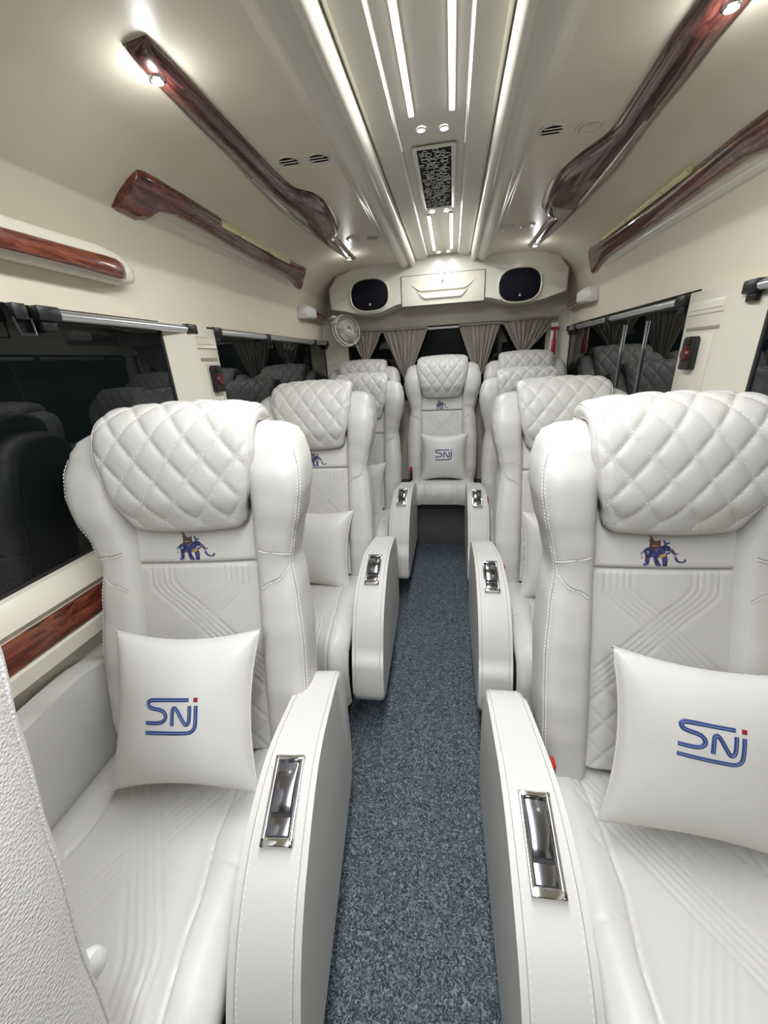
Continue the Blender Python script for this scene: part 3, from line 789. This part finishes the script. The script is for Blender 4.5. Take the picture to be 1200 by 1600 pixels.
WING = [(.44, .250, .030, .11), (.55, .262, .048, .12), (.75, .264, .052, .125), (.88, .254, .048, .12), (.955, .243, .045, .115), (1.02, .256, .058, .11), (1.09, .276, .082, .11), (1.15, .287, .092, .105), (1.20, .286, .090, .10), (1.245, .275, .078, .09), (1.272, .262, .058, .07), (1.288, .236, .034, .045), (1.294, .205, .010, .02)]
def wing(z): return interp(WING, z)
def seat_parts(rear=False):
    """returns list of (name, MB, material, parentname) in van row-1 coords of the right seat (aisle = smaller x)"""
    P = []
    X = SX
    # back shell
    mb = MB(); rings = []
    for z, h, f, b in ((.42, .20, -.02, .11), (.6, .21, 0, .13), (.9, .20, 0, .13), (1.1, .20, 0, .12), (1.24, .20, 0, .11), (1.29, .18, -.01, .09), (1.302, .15, -.03, .05)):
        rings.append([(X+x, y, z) for x, y, z in super_ring(z, -h, h, f, b, 28, 4, plane_y(z))])
    mb.add(*loft_geo(rings)); P.append(('back_shell', mb, LEA, None))
    # centre panel: lower quilted part and upper band
    def panel(z0, z1, nv, quilt, nm, mat, bulge):
        def fr(u, v):
            x = (u-.5)*2*PAN; z = z1+(z0-z1)*v
            ex = min(u, 1-u)*2*PAN; ez = min(v, 1-v)*(z1-z0)
            e = min(1, ex/.010); e2 = min(1, ez/.010)
            rnd = (1-(1-e)**2)**.5*(1-(1-e2)**2)**.5
            h = .004+.010*rnd+bulge*(1-(2*u-1)**2)
            if quilt: h -= .0030*pad_lines(x, (z1-z), PAN)
            else: h += .0
            return (X+x, plane_y(z)-h, z)
        def bk(u, v): 
            z = z1+(z0-z1)*v; return (X+(u-.5)*2*PAN, plane_y(z)+.01, z)
        m = MB(); m.add(*slab_geo(73, nv, fr, bk)); P.append((nm, m, mat, None))
    panel(.455, .955, 130, True, 'quilted_back_panel', LEA, .004)
    panel(.957, 1.13, 24, False, 'upper_back_panel', LEA, .004)
    # bolsters / wings
    for sg in (-1, 1):
        mb = MB(); rings = []
        zs = [.44+(1.294-.44)*k/46 for k in range(47)]
        zs = zs[:-3]+[1.25, 1.262, 1.272, 1.280, 1.286, 1.290, 1.293]
        zs = sorted(set(zs))
        for z in zs:
            xo, f, b = wing(z); y = plane_y(z)
            xi = .146 if z < 1.0 else .146+(.154-.146)*min(1, (z-1.0)/.1)
            wr = .0012*sin(z*34+sg)+.0008*sin(z*81)
            if 1.24 > z > 1.0: f += wr
            r = super_ring(z, xi, xo, f+wr, b, 44, 3.3, y)
            rings.append([(X+sg*p[0], p[1], p[2]) for p in r])
        m = loft_geo(rings); 
        mb.add(*m); P.append(('side_bolster', mb, LEA, None))
        # seams and stitches following the bolster
        def on_b(z, a, sg=sg, lift=.0006):
            xo, f, b = wing(z); xi = .146 if z < 1.0 else .146+(.154-.146)*min(1, (z-1.0)/.1)
            cx_, rx = (xi+xo)/2, (xo-xi)/2+lift; cy_, ry = (b-f)/2, (b+f)/2+lift; ca, sa = cos(a), sin(a); e = 3.3
            return Vector((X+sg*(cx_+abs(ca)**(2/e)*(1 if ca > 0 else -1)*rx), plane_y(z)+cy_+abs(sa)**(2/e)*(1 if sa > 0 else -1)*ry, z))
        sm = MB(); st = MB()
        # long vertical seam near the outer front corner
        zz = [.46+(1.235-.46)*k/60 for k in range(61)]
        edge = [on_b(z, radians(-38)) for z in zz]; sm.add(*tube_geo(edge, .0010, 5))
        for off in (-8, 8):
            last = None
            for k in range(88):
                z = .47+.76*k/88
                p = on_b(z, radians(-38+off*.6)); q = on_b(z+.004, radians(-38+off*.6)); c_ = on_b(z, radians(-38+off*.6), lift=.004)
                dash_geo(st, p, q-p, c_-p, .0052, .0020, .0012)
        # two cross seams below the wing
        for z0_, z1_ in ((1.005, .985), (.905, .965)):
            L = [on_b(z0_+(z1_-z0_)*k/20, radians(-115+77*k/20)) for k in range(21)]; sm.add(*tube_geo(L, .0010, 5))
            for k in range(1, 20):
                a = radians(-115+77*k/20); z = z0_+(z1_-z0_)*k/20-.005
                p = on_b(z, a); q = on_b(z, a+.03); c_ = on_b(z, a, lift=.004); dash_geo(st, p, q-p, c_-p, .0045, .0018, .0011)
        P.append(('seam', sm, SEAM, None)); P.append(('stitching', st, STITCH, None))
    # headrest pad: quilted flap hung over the top
    path = [(-.020, 1.060), (-.044, 1.066), (-.066, 1.098), (-.088, 1.140), (-.098, 1.200), (-.100, 1.255), (-.090, 1.300), (-.062, 1.327), (-.020, 1.337), (.030, 1.332), (.070, 1.310), (.088, 1.27)]
    sp, L = spline([(p[0]+plane_y(p[1]), p[1], 0) for p in path], 110)
    def hwid(v):
        return interp([(0, .138), (.10, .149), (.26, .170), (.44, .186), (.62, .188), (1, .180)], v)[0]
    NV = 110
    def base(u, v):
        k = min(NV-1, int(round(v*(NV-1)))); p = sp[k]; t_ = (sp[min(k+1, NV-1)]-sp[max(k-1, 0)]).normalized(); n = Vector((-t_.y, t_.x, 0))
        return k, p, n
    def flap(u, v, extra=0):
        k, p, n = base(u, v); w_ = hwid(v); x = (u-.5)*2*w_
        ex = min(u, 1-u)*2*w_; ev = v*L
        e = min(1, ex/.030); e2 = min(1, ev/.018)
        rnd = (1-(1-e)**2)**.5; rnd2 = (1-(1-e2)**2)**.5
        s_ = v*L
        dx, ds = .076, .098
        q1 = (x/dx+s_/ds); q2 = (x/dx-s_/ds)
        d1 = abs(q1-round(q1)); d2 = abs(q2-round(q2))
        fade = min(1, max(0, (s_-.025)/.03))
        puff = (1-exp(-(d1/.11)))*(1-exp(-(d2/.11))); puff = 1-(1-puff)*min(1, ex/.022)
        h = -.026+.026*rnd*rnd2+.0062*(puff*fade+(1-fade)*.9)+.012*(1-(2*u-1)**2)+extra
        return Vector((X+x, p.x+n.x*h, p.y+n.y*h))
    def flb(u, v):
        k, p, n = base(u, v); w_ = hwid(v)*.94; h = -.040
        return (X+(u-.5)*2*w_, p.x+n.x*h, p.y+n.y*h)
    mb = MB(); mb.add(*slab_geo(97, NV, lambda u, v: tuple(flap(u, v)), flb)); P.append(('headrest_pad', mb, LEA, None))
    st = MB()
    for fam in (1, -1):
        for m in range(-6, 12):
            s_ = .03
            while s_ < L*.80:
                x = (m-fam*s_/.098)*.078; v = s_/L; w_ = hwid(v)
                if abs(x) < w_-.008:
                    u = x/(2*w_)+.5; p = flap(u, v, .0002)
                    s2 = s_+.004; x2 = (m-fam*s2/.098)*.078; q = flap(x2/(2*hwid(s2/L))+.5, min(1, s2/L+.0), .0002)
                    k_, _, n_ = base(u, v); 
                    if (q-p).length > 1e-5: dash_geo(st, p, q-p, (0, n_.x, n_.y), .0040, .0011, .0005)
                s_ += .0075
    P.append(('stitching', st, STITCH, 'headrest_pad'))
    # piping round the flap rim
    sm = MB(); L1 = [flap(.012, k/60, .001) for k in range(3, 50)]; L2 = [flap(.988, k/60, .001) for k in range(3, 50)]
    for q in (L1, L2):
        sm = MB(); sm.add(*tube_geo(q, .0018, 6)); P.append(('piping', sm, LEA, 'headrest_pad'))
    # seat cushion
    cp = [(.76, .44), (.64, .462), (.53, .483), (.46, .488), (.415, .470), (.392, .430), (.388, .385), (.396, .345)] if rear else [(.760, .440), (.60, .455), (.45, .470), (.33, .482), (.25, .480), (.185, .452), (.145, .395), (.130, .320), (.128, .250), (.135, .200)]
    NC = 150; cs, CL = spline([(a, b, 0) for a, b in cp], NC); CW = .245; CX = .5525
    def cush(u, v):
        k = int(round(v*(NC-1))); p = cs[k]; t_ = (cs[min(k+1, NC-1)]-cs[max(k-1, 0)]).normalized(); n = Vector((t_.y, -t_.x, 0))
        if n.y < 0 and v < .4: n = -n
        n = Vector((t_.y, -t_.x)) if (t_.x < 0 and -t_.x > 0) else Vector((t_.y, -t_.x))
        n = Vector((t_.y, -t_.x)); 
        if n.y < -0.2: n = -n
        if v > .6 and n.x > 0: n = -n
        x = (u-.5)*2*CW; ex = min(u, 1-u)*2*CW; e = min(1, ex/.045); r = (1-(1-e)**2)**.5
        s_ = v*CL; fr_ = CL-.22-s_          # distance behind the front roll
        h = -.026+.026*r+.012*exp(-((abs(x)-.185)/.035)**2)
        vv = (.50-(.76-p.x)) if p.x < .76 else .5
        dist_front = CL-s_-.06
        if abs(x) < .17: h -= .0030*cushion_lines(x, dist_front-.14)
        # insert seam: narrows towards the middle
        xs = interp([(0, .150), (.22, .140), (.34, .142), (.50, .165), (.65, .170), (1, .170)], v)[0]
        h -= .005*groove(abs(x)-xs, .0035)
        # cross seam on the thigh bolster
        if abs(x) > xs: h -= .003*groove((s_-.34)-(abs(x)-xs)*.3, .003)
        if v > .62: h += .0012*sin(x*60+s_*40)
        return (CX+x, p.x+n.x*h, p.y+n.y*h)
    def cub(u, v):
        k = int(round(v*(NC-1))); p = cs[k]; return (CX+(u-.5)*2*(CW-.006), max(p.x, .43 if rear else .165), min(p.y-.03, .40) if v < .8 else (.35 if rear else .21))
    mb = MB(); mb.add(*slab_geo(111, NC, cush, cub)); P.append(('seat_cushion', mb, LEA, None))
    # aisle armrest
    prof = [(.800, .200), (.822, .30), (.830, .45), (.825, .555), (.810, .595), (.780, .617), (.72, .630), (.64, .640), (.56, .647), (.50, .640), (.44, .619), (.395, .596), (.365, .578), (.32, .548), (.27, .495), (.225, .42), (.190, .33), (.172, .25), (.172, .21), (.185, .195), (.30, .19), (.5, .188), (.7, .19)]
    ps, PL = spline([(a, b, 0) for a, b in prof]+[(prof[0][0], prof[0][1], 0)], 90); ps = ps[:-1]
    poly = [(p.x, p.y) for p in ps]
    mb = MB(); mb.add(*prism_geo(poly, 'x', .183, .303, .014, 4))
    def inner(x, y):      # the inner face draws in towards the rear end
        f = min(1, max(0, (x-.183)/.12)); q = min(1, max(0, (y-.38)/.42)); return x-f*.026*q
    mb.v = [(inner(x, y), y, z) for x, y, z in mb.v]; P.append(('aisle_armrest', mb, LEAP, None))
    st = MB(); sm = MB()
    tp, TL = spline([(a, b, 0) for a, b in prof[2:19]], 200)
    for xx in (.1955, .2905):
        sm.add(*tube_geo([(inner(xx, p.x), p.x+.0, p.y+.0003) for p in tp[::4]], .0009, 5))
    for xx in (.1925, .1995, .2865, .2935):
        s_ = 0
        for k in range(2, 198, 2):
            p = tp[k]; q = tp[k+1]; t_ = (q-p).normalized(); n = Vector((0, t_.y, -t_.x))
            n = Vector((0, -t_.y, t_.x)) if Vector((0, t_.y, -t_.x)).dot(Vector((0, p.x-.5, p.y-.35))) < 0 else n
            dz = 0 if .196 < xx < .29 else -.0012
            dash_geo(st, (inner(xx, p.x), p.x+n.y*dz, p.y+n.z*dz), (0, t_.x, t_.y), n, .0042, .0012, .0007)
    P.append(('seam', sm, SEAM, 'aisle_armrest')); P.append(('stitching', st, STITCH, 'aisle_armrest'))
    # window armrest
    prof2 = [(.80, .25), (.81, .60), (.79, .675), (.74, .700), (.60, .708), (.45, .706), (.36, .695), (.31, .66), (.28, .58), (.27, .45), (.28, .25)]
    ps, PL = spline([(a, b, 0) for a, b in prof2]+[(prof2[0][0], prof2[0][1], 0)], 60)
    mb = MB(); mb.add(*prism_geo([(p.x, p.y) for p in ps[:-1]], 'x', .802, .866, .012, 3)); P.append(('window_armrest', mb, LEAP, None))
    # chrome recline plate on the aisle armrest
    A = Vector((0, .378, .587)); B = Vector((0, .515, .643)); C = (A+B)/2+Vector((0, -.003, .0125)); ty = (B-A).normalized(); nz = Vector((0, -ty.z, ty.y)); Lh = (B-A).length/2
    def pl(geo):
        return ([Vector((.240, 0, 0))+Vector((v[0], 0, 0))+C+ty*v[1]+nz*v[2] for v in map(Vector, geo[0])], geo[1])
    W = .029
    mb = MB(); mb.add(*pl(box_geo(-W+.003, W-.003, -Lh+.003, Lh-.003, -.012, -.003)), 0); 
    P.append(('recline_plate', mb, BLACKP, None))
    mb = MB()
    for q in (box_geo(-W, -W+.008, -Lh, Lh, -.008, .004, .002), box_geo(W-.008, W, -Lh, Lh, -.008, .004, .002), box_geo(-W, W, -Lh, -Lh+.014, -.008, .004, .002), box_geo(-W, W, Lh-.009, Lh, -.008, .004, .002)): mb.add(*pl(q))
    P.append(('bezel', mb, CHROME, 'recline_plate'))
    mb = MB(); rings = []
    for k in range(13):
        q = k/12; y = -Lh*.30+(Lh*1.18)*q; z = .001+.010*sin(pi*min(1, q*1.05))**.8-.004*q
        rings.append([(-W+.0105, y, -.006), (-W+.0105, y, z-.001), (-W+.013, y, z), (W-.013, y, z), (W-.0105, y, z-.001), (W-.0105, y, -.006)])
    mb.add(*pl(loft_geo(rings))); P.append(('recline_lever', mb, DARKCH, 'recline_plate'))
    mb = MB(); mb.add(*pl(box_geo(-W+.0105, W-.0105, -Lh+.016, -Lh*.40, -.006, -.001, .001))); P.append(('finger_well', mb, DARKCH, 'recline_plate'))
    # belt buckle
    mb = MB(); mb.add(*box_geo(.306, .326, .635, .662, .44, .545, .004)); P.append(('belt_buckle', mb, BLACKP, None))
    mb = MB(); mb.add(*box_geo(.3065, .3255, .632, .659, .530, .560, .003)); P.append(('release_button', mb, RED, 'belt_buckle'))
    # pedestal
    mb = MB(); mb.add(*box_geo(.36, .76, .26, .74, .0, .03, .004)); mb.add(*box_geo(.40, .72, .30, .70, .03, .24, .01)); P.append(('pedestal', mb, DARKG, None))
    return P

# decorative elephant, flat embroidery; faces right on every seat
def ear_poly(pts, z=0):
    return pts
def elephant_shapes():
    S = {}
    S['indigo'] = [
        [(-.62, -.02), (-.60, .12), (-.50, .26), (-.34, .34), (-.10, .36), (.10, .34), (.28, .38), (.42, .34), (.50, .20), (.50, .05), (.44, -.08), (.32, -.14), (.30, -.22), (.18, -.30), (-.10, -.32), (-.30, -.30), (-.44, -.34), (-.55, -.22)],
        [(-.55, -.20), (-.34, -.28), (-.38, -.52), (-.42, -.78), (-.60, -.80), (-.62, -.68), (-.56, -.50)],
        [(-.24, -.28), (-.06, -.32), (.02, -.55), (.12, -.76), (.04, -.84), (-.10, -.80), (-.16, -.60)],
        [(.14, -.26), (.34, -.20), (.38, -.45), (.36, -.66), (.36, -.80), (.18, -.82), (.16, -.60)],
    ]
    S['indigo_thin'] = [([(-.60, .10), (-.70, -.05), (-.72, -.20), (-.68, -.36)], .035), ([(.48, .16), (.60, -.02), (.66, -.22), (.72, -.42), (.84, -.56), (1.0, -.58), (1.10, -.48), (1.08, -.40)], .075), ([(.62, -.12), (.74, -.08), (.82, -.06)], .03)]
    S['brown'] = [[(-.40, .30), (-.38, .60), (-.24, .66), (-.02, .64), (.04, .74), (.06, .34), (-.10, .24), (-.28, .22)], [(-.44, .62), (-.36, .80), (-.44, .98), (-.30, .86), (-.22, .66)]]
    S['pale'] = [[(-.52, .05), (-.44, .12), (-.40, -.02), (-.48, -.12)], [(.44, .12), (.50, .10), (.47, .20)]]
    S['gold'] = [[(.06, -.14), (.26, -.04), (.30, -.18), (.20, -.30), (-.02, -.28)], [(-.30, .34), (-.06, .36), (-.08, .42), (-.28, .42)]]
    S['blue'] = [[(.0, -.02), (.16, .12), (.22, .02), (.10, -.10)], [(.16, .34), (.22, .50), (.14, .66), (.20, .70), (.28, .52), (.44, .58), (.40, .50), (.30, .46), (.30, .36)], [(.22, .26), (.36, .28), (.34, .08), (.24, .10)]]
    return S
def elephant_mb(scale, mapf):
    out = []
    S = elephant_shapes(); mats = {'indigo': (PURP, 0), 'brown': (BROWN, .0006), 'gold': (YELL, .0009), 'blue': (BLUE, .0008), 'pale': (LBLUE, .0010)}
    for k, (m, up) in mats.items():
        mb = MB()
        for poly in S[k]:
            c = (sum(p[0] for p in poly)/len(poly), sum(p[1] for p in poly)/len(poly)); n = len(poly)
            vs = [mapf(p[0]*scale, p[1]*scale, .0012+up) for p in poly]+[mapf(c[0]*scale, c[1]*scale, .0018+up)]+[mapf(p[0]*scale, p[1]*scale, -.001) for p in poly]
            fs = [(i, (i+1) % n, n) for i in range(n)]+[(i, (i+1) % n, n+1+(i+1) % n, n+1+i) for i in range(n)]
            mb.add(vs, fs)
        if k == 'indigo':
            for pts, w_ in S['indigo_thin']:
                q, _ = spline([(a, b, 0) for a, b in pts], 14); rings = []
                for j, p in enumerate(q):
                    t_ = (q[min(j+1, 13)]-q[max(j-1, 0)]).normalized(); s_ = Vector((-t_.y, t_.x)); ww = w_*(1-.45*j/13)
                    rings.append([mapf((p.x+s_.x*ww)*scale, (p.y+s_.y*ww)*scale, .001), mapf(p.x*scale, p.y*scale, .002), mapf((p.x-s_.x*ww)*scale, (p.y-s_.y*ww)*scale, .001), mapf(p.x*scale, p.y*scale, -.001)])
                mb.add(*loft_geo(rings))
        out.append((k, mb, m))
    return out

def build_seat(side, name, rear=False):
    """one seat with its parts; side +1 right, -1 left (mirrored)"""
    root = empty(name); made = {}
    for nm, mb, mat, par in seat_parts(rear):
        if rear and nm in ('aisle_armrest', 'window_armrest', 'recline_plate', 'pedestal', 'bezel', 'recline_lever', 'finger_well'): continue
        if rear and par in ('aisle_armrest', 'recline_plate'): continue
        mb.shift(-SX, -SY, 0)
        if side < 0: mb = mb.mirror()
        o = mb.build(nm, mat, made[par] if par else root, True, 60 if nm not in ('aisle_armrest',) else 75)
        if nm not in made: made[nm] = o
        if nm in ('seam', 'stitching'): o['kind'] = 'stuff'
        if nm == 'release_button': o['label'] = 'red release button'
        if nm == 'stitching' : pass
    # elephant embroidery on the upper band (never mirrored)
    zc = .999
    def mp(a, b, h):
        z = zc+b*.78; a -= .011; u = (a+.0)/(2*PAN)+.5
        y = plane_y(z)-(.014+.004*(1-(2*u-1)**2))-h
        return (a, y-SY, z)
    parts = elephant_mb(.051, mp)
    k0, mb0, m0 = parts[0]
    el = mb0.build('elephant_embroidery', m0, made['upper_back_panel'], False)
    # sub-parts would be a fourth level, so colours are joined into the same mesh
    me = el.data
    allv = MB(); mats = []
    for i, (k, mb, m) in enumerate(parts):
        allv.add(mb.v, mb.f, i); mats.append(m)
    bpy.data.objects.remove(el)
    el = allv.build('elephant_embroidery', mats, made['upper_back_panel'], False)
    el['label'] = 'embroidered blue and brown elephant'
    return root
def children_of(o): return list(o.children)
def copy_tree(o, parent=None):
    c = o.copy(); COL.objects.link(c)
    if parent: c.parent = parent
    for ch in children_of(o): copy_tree(ch, c)
    return c
LAB = {(-1, 0): 'large ivory quilted seat, nearest on the left, square pillow on it', (1, 0): 'large ivory quilted seat, nearest on the right, tilted pillow on it',
       (-1, 1): 'ivory quilted seat in the second row, left of the aisle', (1, 1): 'ivory quilted seat in the second row, right of the aisle',
       (-1, 2): 'ivory quilted seat in the third row, left of the aisle', (1, 2): 'ivory quilted seat in the third row, right of the aisle'}
# small differences between the single seats: (dx, dy, turn in degrees, width, height)
TW = {(-1, 0): (-.018, -.03, 7.0, 1.05, 1), (1, 0): (.004, .022, 2.0, 1, .97), (-1, 1): (.010, 0, 2.0, 1, 1), (1, 1): (0, .02, 1.0, 1, .975), (-1, 2): (.025, 0, 0, 1, 1), (1, 2): (0, 0, 0, 1, .99)}
for side in (-1, 1):
    proto = build_seat(side, 'reclining_seat')
    for row in range(3):
        o = proto if row == 0 else copy_tree(proto)
        dx, dy, dr, wx, hz = TW[(side, row)]; o.scale = (wx, 1, hz)
        o.location = (side*SX+dx, SY+.9*row+dy, 0); o.rotation_euler = (0, 0, radians(dr))
        tag(o, LAB[(side, row)], 'seat', 'reclining seats along the aisle')
        # the two nearest backrests sit a little differently between their armrests
        bx, by, bz = {(-1, 0): (.040, 0, 0), (1, 0): (.022, .027, .010)}.get((side, row), (0, 0, 0))
        for ch in o.children:
            if ch.name.split('.')[0] in ('back_shell', 'quilted_back_panel', 'upper_back_panel', 'side_bolster', 'seam', 'stitching', 'headrest_pad'):
                ch.location = (bx, by, bz)
rear = build_seat(1, 'passenger_chair', rear=True)
for i, (x, lab) in enumerate(((.012, 'ivory seat in the middle of the rear bench, facing down the aisle'), (-.60, 'ivory seat at left end of rear bench, only its top showing'), (.605, 'ivory seat at right end of rear bench, only its top showing'))):
    o = rear if i == 0 else copy_tree(rear)
    o.location = (x, 2.925-.69+SY, .085); tag(o, lab, 'seat', 'rear bench seats')
mb = MB(); mb.add(*box_geo(-.90, .90, 2.855, 3.33, 0, .415, .01)); o = tag(mb.build('bench_plinth', GREYP), 'dark grey vinyl plinth under the rear bench seats', 'plinth')

# ------------------------------------------------------------------ pillows with the embroidered logo
PA, PT = .188, .062
def pillow_h(u, v): return PT*((1-abs(u)**2.6)*(1-abs(v)**2.6))**.55
def pillow_xy(u, v):
    k = .13
    return PA*u*(1-k*(1-v*v)), PA*v*(1-k*(1-u*u))
def pillow_mb():
    n = 45; mb = MB(); vs = []
    for sg in (1, -1):
        for j in range(n):
            for i in range(n):
                u = -1+2*i/(n-1); v = -1+2*j/(n-1); u = sin(u*pi/2)*.35+u*.65; v = sin(v*pi/2)*.35+v*.65
                x, z = pillow_xy(u, v); h = pillow_h(u, v)
                h += .0025*sin(u*7+v*3)*(abs(u*v))*(1-abs(u)**4)*(1-abs(v)**4)
                vs.append((x, -sg*h-.0005*sg, z))
    mb.add(vs, grid_faces(n, n)+grid_faces(n, n, n*n, True)); return mb
PILLOW = None
def logo_paths():
    S_ = [(.86, .95), (.12, .95), (.045, .91), (.03, .84), (.06, .76), (.14, .72), (.28, .70), (.38, .64), (.42, .52), (.38, .40), (.28, .34), (.0, .34)]
    N_ = [(.54, .28), (.54, .66), (.56, .75), (.62, .73), (.77, .36), (.82, .29), (.87, .36), (.88, .50), (.88, .80)]
    J_ = [(1.0, .80), (1.0, .30), (.97, .17), (.90, .10), (.80, .08), (.0, .08)]
    return [S_, N_, J_]
def chaikin(p, it=2):
    for _ in range(it):
        q = [p[0]]
        for a, b in zip(p, p[1:]):
            q += [(a[0]*.75+b[0]*.25, a[1]*.75+b[1]*.25), (a[0]*.25+b[0]*.75, a[1]*.25+b[1]*.75)]
        q.append(p[-1]); p = q
    return p
def add_logo(parent, cxl, czl, wd, rot=0.0):
    ht = wd*.70
    def mp(a, b, h):
        x = (a-.5)*wd; z = (b-.5)*ht; xr = x*cos(rot)-z*sin(rot)+cxl; zr = x*sin(rot)+z*cos(rot)+czl
        u, v = xr/PA, zr/PA
        for _ in range(4):
            x_, z_ = pillow_xy(u, v); u += (xr-x_)/PA; v += (zr-z_)/PA
        return (xr, -pillow_h(u, v)-h, zr)
    def stroke(path, w_, h, off=0.0):
        mb = MB(); P = chaikin(path); 
        D = []
        for a, b in zip(P, P[1:]):
            n = max(1, int(math.dist(a, b)/.03)); D += [(a[0]+(b[0]-a[0])*k/n, a[1]+(b[1]-a[1])*k/n) for k in range(n)]
        D.append(P[-1]); rings = []
        for j, p in enumerate(D):
            q, r = D[min(j+1, len(D)-1)], D[max(j-1, 0)]; t_ = Vector(((q[0]-r[0])*wd, (q[1]-r[1])*ht)); t_.normalize(); s_ = Vector((-t_.y/wd, t_.x/ht))*w_/2
            rings.append([mp(p[0]+s_.x, p[1]+s_.y, .0002), mp(p[0]+s_.x*.5, p[1]+s_.y*.5, h), mp(p[0]-s_.x*.5, p[1]-s_.y*.5, h), mp(p[0]-s_.x, p[1]-s_.y, .0002), mp(p[0], p[1], -.002)])
        mb.add(*loft_geo(rings)); return mb
    a = MB(); b = MB()
    for path in logo_paths():
        q = stroke(path, wd*.085, .0016); a.add(q.v, q.f); q = stroke(path, wd*.016, .0024); b.add(q.v, q.f)
    lo = a.build('logo', BLUE, parent, False); lo['label'] = 'embroidered blue SNJ lettering'
    b.build('highlight_thread', LBLUE, lo, False)
    mb = MB(); c = [(.955, .90), (1.03, .90), (1.03, 1.01), (.955, 1.01)]
    mb.add([mp(x, z, .0018) for x, z in c]+[mp(x, z, -.002) for x, z in c], [(0, 1, 2, 3), (0, 1, 5, 4), (1, 2, 6, 5), (2, 3, 7, 6), (3, 0, 4, 7)])
    mb.build('logo_dot', CRIM, lo, False)
def pillow(loc, rot, label, logo=None, size=1.0):
    global PILLOW
    t = empty('pillow', loc); t.rotation_euler = tuple(radians(a) for a in rot); t.scale = (size,)*3
    if PILLOW is None:
        o = pillow_mb().build('cover', PILL, t, True, 0); PILLOW = o.data
    else: link('cover', PILLOW, t)
    mb = MB(); rim = []
    for e in range(4):
        for k in range(12):
            q = -1+2*k/12; u, v = ((q, -1), (1, q), (-q, 1), (-1, -q))[e]; x, z = pillow_xy(u, v); rim.append((x, 0, z))
    mb.add(*tube_geo(rim, .0022, 6, True)); mb.build('edge_seam', PILL, t)
    if logo: add_logo(t, *logo)
    tag(t, label, 'pillow', 'ivory leather pillows'); return t
# rotation: x tips the pillow back, y spins it in its plane, z turns it
pillow((-.528, .578, .684), (-27, -1, 5), 'square ivory pillow on the nearest left seat, SNJ logo', (.004, .008, .118, .0), .97)
pillow((.590, .622, .664), (-20, 2, -4), 'square ivory pillow tilted on the nearest right seat, SNJ logo', (-.032, .050, .102, -.02))
pillow((-.555, 1.54, .615), (-20, 2, 0), 'ivory pillow on second-row left seat, half hidden, no logo showing')
pillow((.565, 1.53, .610), (-22, 2, 0), 'ivory pillow on second-row right seat, only an edge visible')
pillow((-.545, 2.43, .610), (-20, 2, 0), 'ivory pillow on third-row left seat, only an edge visible')
pillow((.030, 2.86, .725), (-15, 0, 0), 'ivory pillow on the middle rear bench seat, SNJ logo', (-.005, .014, .125, 0), .93)

# ------------------------------------------------------------------ seat back in the near left corner
t = empty('front_seat', (-.605, .10, 0)); tag(t, 'pebbled white vinyl back of a seat cropped at the lower left corner', 'seat')
ed = [(.30, .06), (.50, .075), (.70, .095), (.90, .125), (1.05, .150), (1.16, .172), (1.24, .165), (1.29, .13), (1.31, .08)]
mb = MB(); rings = []
for k in range(44):
    z = .30+(1.31-.30)*(k/43)**.9
    yr = interp([(a, b) for a, b in ed], z)[0]
    h = interp([(.3, .235), (.9, .240), (1.1, .235), (1.22, .22), (1.28, .19), (1.31, .12)], z)[0]
    dep = interp([(.3, .10), (1.1, .12), (1.25, .10), (1.31, .03)], z)[0]
    rings.append([(x, y, z) for x, y, z in super_ring(z, -h, h, dep, dep, 40, 3.6, yr-dep+.02)])
mb.add(*loft_geo(rings)); mb.build('backrest', LEAG, t, True, 0)
mb = MB(); mb.add(*tube_geo([(r[3][0]+.0005, r[3][1], r[3][2]) for r in rings[2:40]], .002, 6)); mb.build('seam', LEAG, t)
mb = MB(); rg = []
for rr, xx in ((.020, .0), (.024, .010), (.022, .020), (.012, .026), (.002, .027)): rg.append([(.196+xx*.8, .090+rr*.7*cos(2*pi*i/24), .668+rr*sin(2*pi*i/24)) for i in range(24)])
mb.add(*loft_geo(rg)); mb.build('knob', WHITEP, t)
mb = MB(); mb.add(*box_geo(-.24, .22, -.50, .0, .28, .45, .03)); mb.build('seat_cushion', LEAP, t)
mb = MB(); mb.add(*box_geo(-.16, .14, -.45, -.05, .0, .28, .01)); mb.build('pedestal', DARKG, t)
print('tris', sum(len(p.vertices)-2 for m in bpy.data.meshes for p in m.polygons))
